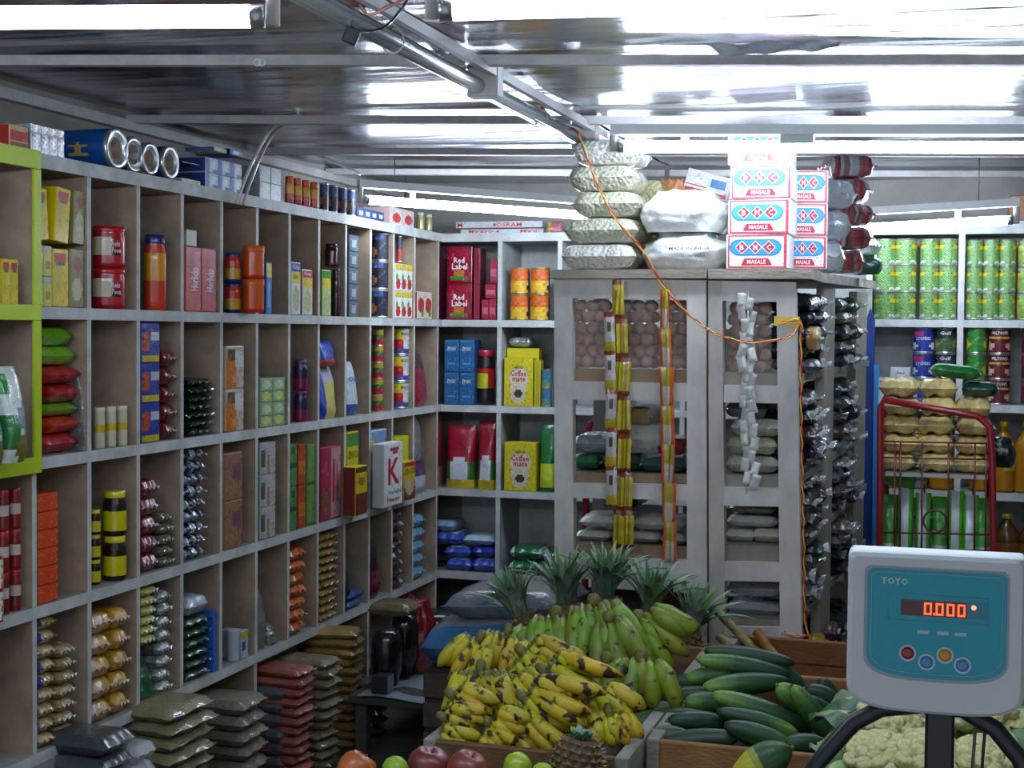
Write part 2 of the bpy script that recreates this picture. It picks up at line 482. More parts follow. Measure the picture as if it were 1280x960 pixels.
# ================================================================ THE SHELVES
EDGE = (200,202,198); FACE = (170,148,124); LIME = (190,214,30)
def board(q, x0, x1, y0, y1, z0, z1, front, fc=FACE, ec=EDGE):
    cols = [fc]*6; cols[front] = ec
    q.box(x0, x1, y0, y1, z0, z1, fc, .0, cols)
ls = empty('pigeonhole_shelf', (LX, Y0, 0))
tag(ls, 'long grey plywood pigeonhole shelf along the left wall', 'shelf')
def lpart(name, x0, x1, y0, y1, z0, z1, fc=FACE, ec=EDGE, front=1, m=wood):
    q = MB(); board(q, x0-LX, x1-LX, y0-Y0, y1-Y0, z0, z1, front, fc, ec)
    if name.startswith('shelf'):       # upper face dusty grey paint
        q.c[-1] = (150,148,140)
    return mk(name, q, m, ls)
YA, YB = 2.33, 6.26
for z in (Z1, Z2, Z3, Z4): lpart('shelf_board', LX-LD, LX, YA, YB, z-.03, z)
lpart('top_board', LX-LD, LX+.004, YA, YB, ZT, ZT+TB)
lpart('back_panel', LX-LD-.005, LX-LD, YA, YB, .0, 1.93)
for i in range(-4, 12):
    y = Y0+i*PW
    if i == 11: y = 5.93
    for (za, zb) in ((Z4, Z3-.03), (Z3, Z2-.03), (Z2, Z1-.03), (Z1, ZT)):
        lime = i == -1 and za > 1
        lpart('divider', LX-LD, LX-.002, y-.008, y+.010, za, zb, FACE, EDGE)
for i in (-4, -1, 4, 8, 11):
    y = Y0+i*PW if i < 11 else 5.93
    lpart('leg_panel', LX-LD, LX-.004, y-.009, y+.011, 0, Z4-.03)
lpart('kick_board', LX-.012, LX+.004, YA, 3.29, .335, Z4-.032, (160,163,160), (160,163,160))
for sgn in (0,):                         # lime painted facing on the nearest bays
    q = MB()
    yl = Y0-PW+.012
    for z0, z1 in ((Z1-.034, Z1+.004), (Z2-.036, Z2+.004), (ZT-.006, ZT+TB+.004)):
        q.box(0.0045, .013, YA-Y0, yl-Y0, z0, z1, LIME, .001)
    for z0, z1 in ((Z2+.0045, Z1-.0345), (Z1+.0045, ZT-.0065)):
        q.box(0.0045, .013, yl-.028-Y0, yl-Y0, z0, z1, LIME, .001)
    o = mk('lime_facing', q, satin, ls); o['label'] = 'lime green painted front strips'

bs = empty('back_shelf', (LX, BY, 0))
tag(bs, 'grey wooden wall shelf across the back of the shop', 'shelf')
def bpart(name, x0, x1, y0, y1, z0, z1, fc=FACE, ec=EDGE):
    q = MB(); board(q, x0-LX, x1-LX, y0-BY, y1-BY, z0, z1, 2, fc, ec)
    return mk(name, q, wood, bs)
BX = .2687; GF = (168,170,168)
for z in (Z1, Z2, Z3, Z4): bpart('shelf_board', LX+.002, -.70, BY, BY+BD, z-.03, z, GF)
bpart('top_board', LX+.002, -.70, BY, BY+BD, ZT, ZT+TB, GF)
bpart('back_panel', LX+.002, -.70, BY+BD-.006, BY+BD, Z4, ZT, (140,138,132))
for k in range(1, 6):
    x = LX+k*BX
    for (za, zb) in ((Z4, Z3-.03), (Z3, Z2-.03), (Z2, Z1-.03), (Z1, ZT)):
        bpart('divider', x-.01, x+.01, BY+.002, BY+BD-.006, za, zb, GF)
# right-hand shelf on the back wall
RZT, RZ1, RZ2, RZ3 = 1.904, 1.566, 1.232, .885
rs = empty('tin_shelf', (.02, BY, 0))
tag(rs, 'white painted back shelf holding green tins and oil bottles', 'shelf')
WH = (215,218,215)
def rpart(name, x0, x1, z0, z1, y0=None, y1=None):
    q = MB(); board(q, x0-.02, x1-.02, (y0 or BY)-BY, (y1 or BY+BD)-BY, z0, z1, 2, (178,178,172), WH)
    return mk(name, q, wood, rs)
for z in (RZ1, RZ2, RZ3, .53): rpart('shelf_board', -.69, 1.1, z-.03, z)
rpart('top_board', -.69, 1.1, RZT, RZT+.05)
rpart('back_panel', -.69, 1.1, .3, RZT, BY+BD-.006, BY+BD)
for x in (-.333, .02, .37, .72):
    for za, zb in ((.53, RZ3-.03), (RZ3, RZ2-.03), (RZ2, RZ1-.03), (RZ1, RZT)): rpart('divider', x-.012, x+.012, za, zb, BY+.002, BY+BD-.006)

# ================================================================ TUBE LIGHTS
tube_m = mat('lit_tube', (218,234,255), rough=.3, emit=TUBE_POWER)
def tube_light(a, b_, label, up=.05, r=.0165, ballast=False, hang=False):
    a = Vector(a); b_ = Vector(b_); d = (b_-a); n = d.normalized()
    e = empty('tube_light', a); tag(e, label, 'light')
    b_ = b_-a; a = Vector((0,0,0))
    mk('tube', MB().tube([a+n*.012, b_-n*.012], r, (235,242,255), 14), tube_m, e)
    for p, s_ in ((a, 1), (b_, -1)):
        mk('end_cap', MB().tube([p, p+n*s_*.02], r*1.04, (190,190,190), 14), steel, e)
        q = MB(); q.tube([p-n*s_*.012+Vector((0,0,-.014)), p-n*s_*.012+Vector((0,0,up+.01))], .011, (200,196,188), 8)
        mk('lamp_holder', q, satin, e)
    z = Vector((0,0,up+.012)); w = Vector((-n.y, n.x, 0)).normalized()*.021; h = Vector((0,0,.014))
    vs = [p+z+sx*w+sz*h for p in (a-n*.02, b_+n*.02) for sx in (-1, 1) for sz in (-1, 1)]
    if hang:
        for f_ in (.1, .8):
            c = a.lerp(b_, f_)+z; zc = CEIL+.02-e.location.z
            mk('hanger', MB().tube([c, Vector((c.x, c.y, zc))], .002, (150,150,150), 5), steel, e)
    mk('channel', MB().add(vs, [(0,1,3,2), (4,6,7,5), (0,4,5,1), (2,3,7,6), (0,2,6,4), (1,5,7,3)], (225,228,228)), satin, e)
    c = a.lerp(b_, .16)+z-Vector((0,0,.03))
    mk('starter', MB().lathe([(.01, -.018), (.011, -.016), (.011, .012), (.008, .014)], (225,225,222), 10), satin, e, c)
    if ballast:
        c = a.lerp(b_, .42)+z-Vector((0,0,.012))
        mk('ballast', MB().box(-.05, .05, -.018, .018, -.03, .0, (190,196,190), .004), satin, e, c, (0, 0, math.atan2(n.y, n.x)))
    return e
def seg_dir(a, px, py, Y): return at(px, py, Y=Y)
vdir = Vector((math.cos(YAW), math.sin(YAW), 0))
a = at(322, 26, Y=2.0-.10); L1 = at(0, 34, Y=a.y-.12); d = (L1-a).normalized()
tube_light(a, a+d*1.2, 'nearest lit fluorescent tube at the upper left of the ceiling', up=.10)
a = at(541, 14, Y=2.05); L1 = at(1280, -20, Y=2.24); d = (L1-a).normalized()
tube_light(a, a+d*1.2, 'nearest lit fluorescent tube at the upper right of the ceiling', up=.10)
a = at(766, 181, Y=4.05); L1 = at(1285, 172, Y=4.25); d = (L1-a).normalized()
tube_light(a, a+d*1.2, 'lit fluorescent tube in front of the red and white cartons', up=.035, ballast=True)
a = at(450, 253, Y=4.95); L1 = at(715, 267, Y=5.5); d = (L1-a).normalized()
tube_light(a, a+d*1.2, 'lit fluorescent tube over the corner of the shelves', up=.045, hang=True)
a = at(1262, 263, Y=5.55); L1 = at(1075, 277, Y=5.5); d = (L1-a).normalized()
tube_light(a, a+d*1.2, 'lit fluorescent tube above the green tins', up=.05, hang=True)

# ================================================================ GOODS: placement
def PT(base, *ops):
    """flat print: 'r' rectangles and 'e' ellipses over a base colour"""
    def f(u, v):
        c = base
        for o in ops:
            if o[0] == 'r' and o[1] <= u <= o[2] and o[3] <= v <= o[4]: c = o[5]
            elif o[0] == 'e' and ((u-o[1])/o[3])**2+((v-o[2])/o[4])**2 <= 1: c = o[5]
        return c
    return f
def S(plane, bf, cat, lab, px0, px1, ytop, z, n=1, m=1, inset=.008, dep=.14, rnd=False, group=None, jit=.0, base=None, gap=.0008, extra=0, hfix=None):
    """set a block of n high x m wide equal packages on a shelf; px/ytop measured on the front face"""
    pb = base if base is not None else (LX if plane == 'L' else BY)
    fr = pb-inset if plane == 'L' else pb+inset
    mid = (px0+px1)/2
    if plane == 'L':
        a = findY(px0, fr, z); b_ = findY(px1, fr, z); H = at(mid, ytop, X=fr).z-z
        c = findY(mid, fr, z); dd = proj(fr, c, z)[2]
    else:
        a = findX(px0, fr, z); b_ = findX(px1, fr, z); H = at(mid, ytop, Y=fr).z-z
        c = findX(mid, fr, z); dd = proj(c, fr, z)[2]
    bays = None
    if plane == 'L' and inset > -.03 and base is None:
        i0 = math.floor((findY(mid, LX, z)-Y0)/PW); bays = (Y0+i0*PW+.012, Y0+(i0+1)*PW-.010)
        if z >= ZT: bays = None
        else: H = min(H, min(t for t in (Z3-.03, Z2-.03, Z1-.03, ZT) if t > z+.02)-z-.003)
    elif plane == 'B' and base is None and z < ZT:
        if px0 > 1000:
            e0 = [-.333, .02, .37, .72]; xm = findX(mid, BY, z); i0 = max(i for i in range(3) if e0[i] < xm or i == 0); bays = (e0[i0]+.014, e0[i0+1]-.014)
            H = min(H, min(t for t in (RZ3-.03, RZ2-.03, RZ1-.03, RZT) if t > z+.02)-z-.003)
        else:
            i0 = math.floor((findX(mid, BY, z)-LX)/BX); bays = (LX+i0*BX+.012, LX+(i0+1)*BX-.012)
            H = min(H, min(t for t in (Z3-.03, Z2-.03, Z1-.03, ZT) if t > z+.02)-z-.003)
    if hfix: H = hfix*n
    h = H/n-gap
    out = []
    if rnd:
        w = (px1-px0)/m*dd/F-.001
        key = (cat, lab, px0, ytop)
        for j in range(m):
            pc = px0+(px1-px0)*(j+.5)/m
            if plane == 'L':
                x = fr-w/2; y = findY(pc, x, z); rz = .8
                if bays: y = max(bays[0]+w/2, min(bays[1]-w/2, y)) if m == 1 else min(y, bays[1]-w/2)
            else:
                y = fr+w/2; x = findX(pc, y, z); rz = 0
                if bays and j == 0: x = max(x, bays[0]+w/2)
                if bays and j == m-1: x = min(x, bays[1]-w/2)
            for i in range(n):
                zz = z+.0008+i*(h+gap)
                o = put(key, bf(w, w, h), (x, y, zz), lab.replace('{}', cell(i, n, j, m)), cat, group if n*m > 1 else None, (0, 0, rz+random.uniform(-jit, jit)))
                out.append(o)
        return out
    if bays: a = max(a, bays[0]+.001); b_ = min(b_, bays[1]-.001)
    w = (b_-a)/m-.0015
    if bf.__name__ == 'f': w *= .93
    key = (cat, lab, px0, ytop)
    for j in range(m):
        t = a+(b_-a)*(j+.5)/m
        for i in range(n):
            zz = z+.0008+i*(h+gap); SHIFT[0] = (i+j) % 3 if bf.__name__ == 'f' else 0; key = (cat, lab, px0, ytop, SHIFT[0])
            loc = (fr-dep/2, t, zz) if plane == 'L' else (t, fr+dep/2, zz)
            o = put(key, bf(w, dep, h), loc, lab.replace('{}', cell(i, n, j, m)), cat, group if n*m > 1 else None,
                    (0, 0, (PI/2 if plane == 'L' else 0)+random.uniform(-jit, jit)))
            out.append(o)
    return out
SHIFT = [0]
def CT(name, col, side=None, pat=None, texts=(), stexts=(), **k): return lambda w, d, h: carton(name, w, d, h, col, side, pat, texts, stexts, **k)
def TN(name, rim=(190,190,185), pat=None, texts=(), **k): return lambda w, d, h: tin(name, w/2, h, rim, pat, texts, **k)
def JR(name, col, lid, pat=None, **k): return lambda w, d, h: jar(name, w/2, h, col, lid, pat, **k)
def UP(name, col, m, seed=0, texts=(), **k): return lambda w, d, h: upright(name, w, h, d, col, m, seed, texts, **k)
def BG(name, col, m, seed=0, turn=False, **k):
    s0 = seed
    def f(w, d, h):
        seed = s0+SHIFT[0]*4
        h = h*1.0
        if not turn: return bag(name, w, d, h, col, m, seed, **k)
        def b():
            e = bag(name, d, w, h, col, m, seed, **k)()
            if e.data:
                e.data.transform(Matrix.Rotation(PI/2, 4, 'Z'))
            else:
                for ch in e.children: ch.data.transform(Matrix.Rotation(PI/2, 4, 'Z'))
            return e
        return b
    return f
RED=(178,18,30); DRED=(120,8,28); YEL=(226,198,6); WHT=(228,228,226); BLU=(24,58,150); GRN=(60,140,40); BLK=(22,22,26); ORG=(222,92,20)
TT = ZT+TB
# ---------- above the left shelf
S('L', CT('carton', (200,178,120), (170,40,40), PT((196,172,110), ('r',0,1,.35,.75,(190,30,35)), ('r',0,1,0,.3,(120,60,40)))), 'box', 'small brown carton with red label on top of the lime bay', 6, 30, 169, TT, dep=.12)
S('L', CT('foil_pack', (200,202,205), None, PT((205,207,210), ('r',.1,.2,0,1,(160,150,165)), ('r',.6,.75,0,1,(235,236,240))), m=foil), 'packet', 'silver foil packet on top shelf beside the blue rolls, {}', 33, 75, 170, TT, m=4, dep=.1, group='silver foil packets on the top shelf')
def roll_b(r, L, col, lamp=False):
    def b():
        e = empty('foil_roll')
        q = MB(); R0 = Matrix.Rotation(PI/2, 3, 'X')       # axis along local y, front end at -y
        def ring(rad, y, seg=28): return [(rad*math.cos(2*PI*i/seg), y, r+rad*math.sin(2*PI*i/seg)) for i in range(seg)]
        def loft(rs, col):
            qq = MB(); vs = sum(rs, []); sg = len(rs[0])
            qq.add(vs, [(j*sg+i, (j+1)*sg+i, (j+1)*sg+(i+1) % sg, j*sg+(i+1) % sg) for j in range(len(rs)-1) for i in range(sg)], col, True); return qq
        mk('wrapper', loft([ring(r*.96, 0), ring(r*.96, L*.3), ring(r*.96, L*.7), ring(r*.96, L), ring(.001, L)], col), plast, e)
        mk('end_ring', loft([ring(r*.96, .004), ring(r, -.004), ring(r*.93, -.010), ring(r*.75, -.006), ring(r*.55, -.002)], (205,208,210)), steel, e)
        mk('core', loft([ring(r*.56, -.003), ring(r*.5, -.004), ring(r*.47, .03), ring(.001, .035)], (150,125,105)), card, e)
        if lamp:
            t = MB(); aa = lambda an, yy: (-(r*.975)*math.cos(an), yy, r+r*.975*math.sin(an))
            for an0, an1, y0, y1 in ((-.45,-.3,.05,.11), (-.3,.0,.07,.09), (0,.1,.05,.11), (.1,.25,.075,.085)):
                t.grid(lambda u, v: aa(an0+(an1-an0)*u, y0+(y1-y0)*v), 3, 2, (196,176,90))
            mk('lamp_emblem', t, ink, e)
        return e
    return b
for px, r, L, ins, c, lab in ((138, .056, .24, .02, (20,84,160), 'large blue foil roll lying nearest the silver packets'), (160, .050, .20, .02, (30,80,150), 'second blue foil roll from the left on top'),
                              (180, .046, .16, .01, (190,192,196), 'silver wrapped foil roll between the blue ones'), (205, .048, .18, .01, (38,52,120), 'dark blue foil roll nearest the blue cartons')):
    y = findY(px, LX-ins, TT+r); put(('roll', px), roll_b(r, L, c, px == 138), (LX-ins, y, TT+.001), lab, 'foil roll', 'foil rolls lying on the top shelf', (0, 0, PI/2))
S('L', CT('long_carton', (205,200,180), (190,190,185), PT((210,206,190), ('r',.55,.9,.2,.8,(200,190,60)))), 'box', 'long cream carton under the navy blue one', 222, 246, 232, TT, dep=.25)
S('L', CT('long_carton', (20,26,70), (24,30,80)), 'box', 'long navy blue carton lying on the cream one', 222, 244, 211, TT+.058, dep=.25)
BW = PT((200,212,232), ('r',0,.3,0,1,(90,130,200)), ('r',.45,.8,.3,.8,(236,240,246)), ('r',.6,1,0,.2,(60,100,180)))
S('L', CT('soap_box', (210,218,235), (40,60,130), BW), 'box', 'small blue and white soap box on top shelf, {}', 252, 298, 208, TT, n=2, m=3, dep=.16, group='blue and white soap boxes')
S('L', CT('soap_box', (220,220,170), (70,90,150), PT((225,228,215), ('r',.5,1,0,1,(215,205,110)))), 'box', 'white and yellow soap box above the blue ones', 262, 278, 192, TT+.115, dep=.1)
S('L', CT('soap_box', (60,100,180), (25,32,80), PT((80,130,200), ('r',.2,.7,.2,.8,WHT))), 'box', 'blue soap box with white panel beside the cable', 282, 298, 194, TT+.115, dep=.12)
S('L', CT('silver_box', (176,182,182), (150,156,156), PT((184,190,190), ('r',0,1,.48,.52,(150,155,155)))), 'box', 'plain silver grey box on the top shelf, {}', 320, 347, 215, TT, n=2, m=2, dep=.12, group='silver grey boxes')
OJ = lambda a, v: (RED if v < .2 else (226,170,30) if .35 < v < .75 and .1 < a < .9 else ORG)
S('L', JR('orange_jar', ORG, ORG, OJ, sq=.5), 'jar', 'orange square jar with yellow label on the top shelf, {}', 352, 393, 228, TT, m=4, rnd=True, group='orange jars on the top shelf')
DK = lambda a, v: (190,120,70) if (a-.5)**2*6+(v-.35)**2*8 < .35 else (60,80,130) if v > .6 else (40,40,52)
S('L', TN('picture_tin', pat=DK), 'tin', 'dark picture tin on the top shelf, {}', 395, 441, 236, TT, m=4, rnd=True, group='dark picture tins on top')
S('L', CT('tea_box', (40,60,110), None, PT((40,60,115), ('r',.2,.8,.3,.7,(190,190,150)))), 'box', 'small navy and cream box on top behind the tube, {}', 443, 476, 266, TT, m=4, dep=.1, group='navy and cream boxes')
S('L', CT('biscuit_box', (200,170,165), None, PT((205,190,182), ('e',.5,.4,.35,.3,(190,60,60)))), 'box', 'tall pale carton with red picture, {}', 484, 514, 264, TT, m=2, dep=.12, group='pale cartons by the corner')
S('L', JR('glass_jar', (150,140,80), (190,190,180), None), 'jar', 'small jar with grey lid near the corner, {}', 517, 537, 268, TT, m=2, rnd=True, group='small corner jars')
# ---------- top row (between Z1 and ZT)
VIM = PT(YEL, ('r',.1,.85,.78,.92,(190,30,20)), ('r',.15,.8,.72,.78,(60,110,50)), ('r',.08,.5,.25,.65,(206,186,30)))
S('L', CT('detergent_box', YEL, (206,186,20), VIM), 'box', 'yellow carton beside the lime post, {}', 1, 21, 336, Z1, m=2, dep=.1, group='yellow cartons in the lime bay')
S('L', CT('detergent_box', YEL, (200,184,40), VIM), 'box', 'upright yellow carton with red oval, lower one by the small bars', 64, 84, 322, Z1, dep=.08)
S('L', CT('tablet_bar', (204,196,60), None, PT((208,200,70), ('r',0,1,.8,1,(176,180,170)), ('r',.2,.8,.25,.5,(160,140,40)))), 'box', 'small pale yellow bar, {}', 40, 63, 318, Z1, n=2, m=2, dep=.1, group='small yellow bars')
S('L', CT('wrapped_box', (150,140,80), (160,158,120), PT((140,132,84), ('e',.5,.75,.35,.15,(150,70,60)), ('e',.5,.3,.4,.2,(190,186,150)))), 'box', 'plastic wrapped olive box beside the yellow carton', 86, 103, 322, Z1, dep=.12)
zz = at(60, 318, X=LX-.01).z+.004
for k, (a_, b_, t, ty, nm) in enumerate(((40, 58, 250, -.07, 'upper tall yellow carton nearest the lime post'), (64, 82, 248, .10, 'upper yellow carton tilted above the lower one'), (88, 104, 252, .05, 'upper tall olive carton by the divider'))):
    o = S('L', CT('detergent_box', YEL if k < 2 else (150,140,70), None, VIM if k < 2 else PT((140,130,70), ('e',.5,.8,.35,.12,(150,60,50)), ('e',.5,.4,.4,.2,(180,175,140)))), 'box', nm, a_, b_, t, zz, dep=.08)[0]
    o.rotation_euler = (0, ty, PI/2); o.location.z += .006; 
KJ = lambda a, v: ((214,176,40) if v > .86 else (216,200,170) if .3 < v < .75 and .28 < a < .5 else (60,20,20) if .3 < v < .45 and .5 < a < .6 else RED)
def redj(n_): return JR('red_jar', RED, (190,20,32), KJ, sq=.35, lidh=.14, neck=.95, texts=((n_[0], .25, .58, .55, .14, WHT), (n_[1], .3, .42, .6, .14, WHT)))
S('L', redj(('Rolu', 'Pooa')), 'jar', 'big red plastic jar with cream label, front pair, {}', 112, 154, 291, Z1, n=2, rnd=True, group='big red jars')
S('L', JR('orange_bottle', (216,60,14), (28,50,120), lambda a, v: (228,150,20) if .35 < v < .8 and .2 < a < .75 else (216,60,14), sq=.5, lidh=.12), 'jar', 'tall orange jar with a dark blue lid', 178, 205, 301, Z1, rnd=True)
HP = PT((196,60,78), ('r',0,.25,0,1,(206,90,60)), ('r',.3,1,0,.3,(200,80,90)), ('r',.6,.9,.55,.95,(206,120,130)))
S('L', CT('drink_carton', (196,56,76), (206,80,60), HP, texts=(('Horlicks', .55, .5, .75, .22, WHT, PI/2),)), 'box', 'pink malt drink carton, {}', 230, 269, 317, Z1, m=2, dep=.08, group='pink malt drink cartons')
S('L', CT('cream_box', (178,172,150)), 'box', 'small cream box on the pink carton', 230, 243, 295, at(236, 316.5, X=LX-.008).z+.002, dep=.07)
JS = lambda a, v: ((210,50,14) if v > .45 else (206,160,20) if v > .12 else (30,40,110))
S('L', JR('spread_jar', ORG, (26,44,120), JS, lidh=.12, sq=.3), 'jar', 'slim orange and yellow jar with blue lid, {}', 279, 299, 322, Z1, n=2, rnd=True, group='slim jars with blue lids')
S('L', JR('orange_tub', (222,80,20), (224,104,30), lambda a, v: (206,40,20) if v < .15 else (224,90,24), sq=.6, lidh=.2, neck=1), 'jar', 'orange tub with ribbed lid, {}', 303, 327, 312, Z1+.002, n=2, rnd=True, inset=-.055, group='orange tubs')
S('L', CT('slim_box', (40,110,190), (40,100,170), PT((40,110,190), ('r',0,1,.75,1,(220,190,40)), ('r',.2,.7,.1,.6,(100,160,210)))), 'box', 'slim yellow and blue carton right of the orange tubs', 331, 338, 334, Z1, dep=.05)
CB = lambda top, w2: PT(w2, ('r',0,1,.82,1,top), ('r',0,1,.62,.82,(222,200,30)), ('e',.5,.3,.35,.25,(180,190,130)))
S('L', CT('cereal_carton', WHT, BLU, CB(BLU, (210,216,220)), texts=(('Comp', .5, .9, .7, .1, WHT), ('NEW', .5, .72, .5, .08, RED))), 'box', 'blue topped drink carton beside the red topped one', 362, 374, 333, Z1, dep=.07)
S('L', CT('cereal_carton', WHT, RED, CB((190,40,60), (214,206,190)), texts=(('Comp', .5, .9, .7, .1, WHT),)), 'box', 'red topped drink carton beside the blue topped one', 376, 389, 342, Z1, dep=.07)
S('L', CT('cereal_carton', (190,210,150), GRN, CB(GRN, (186,206,140))), 'box', 'green topped yellow banded carton in the top row', 401, 412, 342, Z1, dep=.07)
o = S('L', JR('brown_jar', (60,20,28), (66,22,30), None, lidh=.12), 'jar', 'brown jar standing right of the green carton', 413, 424, 340, Z1, rnd=True)[0]
o = S('L', JR('brown_jar', (60,20,26), (70,26,32), None, lidh=.14), 'jar', 'dark brown jar lying on top of another', 403, 421, 308, at(412, 338, X=LX-.01).z+.004, rnd=True, inset=.01)[0]
S('L', CT('tea_box', (70,90,110), (60,70,90), PT((84,96,104), ('r',.3,.8,.2,.7,(150,165,175)))), 'box', 'small slate box in a single column, {}', 434, 446, 298, Z1, n=5, dep=.09, group='slate box column')
DC = lambda a, v: (186,110,60) if (a-.55)**2*7+(v-.3)**2*8 < .3 else (70,90,150) if v > .75 and a > .4 else (30,36,50)
S('L', TN('picture_tin', pat=DC), 'tin', 'large dark tin with orange fruit picture, {}', 465, 487, 293, Z1, n=3, rnd=True, group='large dark fruit tins')
S('L', CT('juice_box', WHT, (200,190,60), PT(WHT, ('r',0,1,.8,1,(216,190,40)), ('e',.5,.25,.4,.22,(190,40,40)), ('e',.3,.5,.2,.15,(90,150,60)))), 'box', 'small white carton with fruit picture, {}', 492, 515, 333, Z1, n=2, m=3, dep=.09, group='white fruit cartons')
S('L', TN('picture_tin', pat=lambda a, v: (180,50,40) if v < .5 else (40,50,70)), 'tin', 'dark and red tin standing on the fruit cartons', 492, 500, 297, at(496, 332, X=LX-.01).z+.004, rnd=True)
S('L', CT('juice_box', (210,200,190), (180,40,40), PT((214,204,190), ('e',.5,.5,.45,.3,(180,40,44)), ('e',.7,.2,.2,.15,(110,140,60)))), 'box', 'red fruit carton in the corner bay, {}', 520, 541, 367, Z1, m=2, dep=.09, group='red fruit cartons')
# ---------- second row (Z2..Z1)
ML = PT((214,218,212), ('r',0,.5,.15,.5,(40,120,50)), ('r',0,.4,.7,.9,(50,140,60)), ('e',.75,.45,.25,.2,(120,150,160)), ('e',.7,.15,.3,.15,(120,110,40)))
o = S('L', UP('milk_pouch', ML, wrap, 3), 'pouch', 'white and green milk pouch leaning out of the lime bay, right one', 16, 42, 470, Z2+.006, dep=.10, inset=-.09)[0]
o = S('L', UP('milk_pouch', ML, wrap, 5), 'pouch', 'white and green milk pouch leaning out of the lime bay, left one', -12, 13, 488, Z2+.006, dep=.10, inset=-.09)[0]
NDL = lambda c: (lambda u, v: (196,200,204) if .42 < v < .58 and u > .3 else c)
zc = Z2+.001
for k, (t, c, nm) in enumerate((((56), (180,16,26), 'red noodle packet at the bottom of the pile'), ((50), (196,50,20), 'orange red noodle packet, second from the bottom'), ((38), (110,170,30), 'green noodle packet between the red ones'),
        ((54), (176,14,28), 'red noodle packet just above the green one'), ((54), (180,18,28), 'red noodle packet right under the top greens'), ((56), (120,180,30), 'green noodle packet, second from the top'), ((54), (110,172,24), 'green noodle packet at the top of the pile'))):
    t_ = t/1000*.88; yc = findY(72+(3 if k % 2 else -1)-(8 if k > 4 else 0), LX-.04, zc)
    put(('noodle', k), BG('noodle_packet', NDL(c), wrap, k, turn=True, tie=.01)(.155, .16, t_), (LX-.10, yc, zc), nm, 'packet', 'noodle packets in the second row', (0, 0, PI/2+random.uniform(-.06, .06))); zc += t_+.0005
CRB = lambda a, v: (206,182,10) if .38 < v < .62 else (206,196,166) if v < .95 else (190,180,150)
S('L', JR('cream_bottle', (206,196,166), (212,204,180), CRB, lidh=.12, neck=.95), 'bottle', 'cream plastic bottle with yellow band, {}', 119, 161, 518, Z2, m=3, rnd=True, group='cream bottles')
S('L', UP('foil_pouch', (150,150,150), foil, 2), 'pouch', 'small silver pouch left of the cream bottles', 109, 117, 478, Z2, dep=.05)
CK = PT((40,60,160), ('r',0,.45,.3,.75,(180,70,30)), ('r',0,1,0,.14,(214,190,30)), ('r',.5,1,.55,.8,(200,206,214)))
o = S('L', CT('biscuit_pack', (40,60,160), (60,90,170), CK, m=wrap), 'box', 'blue and orange biscuit pack, {}', 178, 201, 412, Z2, n=3, dep=.12, group='blue and orange biscuit packs')
S('L', BG('dark_red_pouch', (120,24,36), wrap, 4, tie=.012), 'pouch', 'small dark red pouch beside the blue packs, {}', 205, 222, 445, Z2, n=5, dep=.14, group='dark red pouches', jit=.1)
S('L', BG('green_foil_pouch', (34,66,44), foil, 6, tie=.014), 'pouch', 'dark green foil pouch, {}', 233, 270, 480, Z2, n=7, dep=.16, group='dark green foil pouches', jit=.12)
PL = PT((200,190,176), ('r',0,.55,0,.65,(206,116,20)), ('r',.5,1,.5,.9,(214,214,212)), ('r',.1,.5,.65,.95,(110,70,50)), ('r',.35,.7,.1,.3,(196,150,110)))
S('L', CT('plastic_tub', (196,170,140), (190,170,150), PL, m=plast), 'box', 'clear boxed snack pack with orange contents, {}', 283, 306, 439, Z2, n=2, dep=.12, group='orange snack boxes')
GT = PT((150,180,130), ('r',.0,1,.44,.5,(90,130,70)), ('e',.5,.25,.35,.18,(206,206,120)), ('e',.5,.75,.35,.18,(196,210,190)))
S('L', CT('green_tea_box', (150,180,130), (110,150,90), GT), 'box', 'pale green carton, {}', 326, 357, 478, Z2, n=2, m=2, dep=.12, group='pale green cartons')
S('L', JR('purple_jar', (56,20,70), (90,50,130), lambda a, v: (130,20,60) if v < .35 else (46,22,80), lidh=.12), 'jar', 'dark purple jar with violet lid, {}', 367, 386, 455, Z2, n=2, rnd=True, group='purple jars')
S('L', UP('detergent_pouch', lambda u, v: (30,70,180) if u < .35 else (214,206,110) if v < .75 else (190,200,220), wrap, 7), 'pouch', 'blue and yellow detergent bag', 402, 426, 463, Z2, dep=.09)
S('L', UP('blue_pouch', lambda u, v: (40,80,190) if v > .3 else (180,60,80), wrap, 9), 'pouch', 'crumpled blue bag on top of the detergent bag', 404, 422, 430, at(412, 466, X=LX-.01).z+.01, dep=.07)
S('L', UP('rice_pouch', lambda u, v: (206,212,220) if v > .2 else (50,90,170), wrap, 11, texts=(('Oils', .0, .68, .6, .1, (50,80,170)),)), 'pouch', 'white pointed bag with a blue base', 435, 452, 456, Z2, dep=.09)
RG = lambda a, v: (180,24,34) if v < .45 else (50,110,60) if v < .7 else (190,160,40)
S('L', TN('fruit_tin', pat=RG), 'tin', 'small red and green tin in a tall column, {}', 465, 480, 415, Z2, n=5, rnd=True, group='red and green tin column')
ND = lambda a, v: (222,200,30) if v > .6 and a > .35 else (206,206,204) if a < .4 and v > .2 else (186,24,34) if v > .15 else (60,70,140)
S('L', TN('milk_tin', pat=ND, texts=(('BIGJUG', .25, .78, 1.0, .14, BLK),)), 'tin', 'large yellow, white and red milk tin, {}', 493, 517, 413, Z2, n=3, rnd=True, group='large milk tins')
S('L', UP('red_pouch', lambda u, v: (150,16,36) if v < .75 else (70,16,30), wrap, 13), 'pouch', 'red bag in the second row by the corner', 520, 538, 444, Z2, dep=.1)
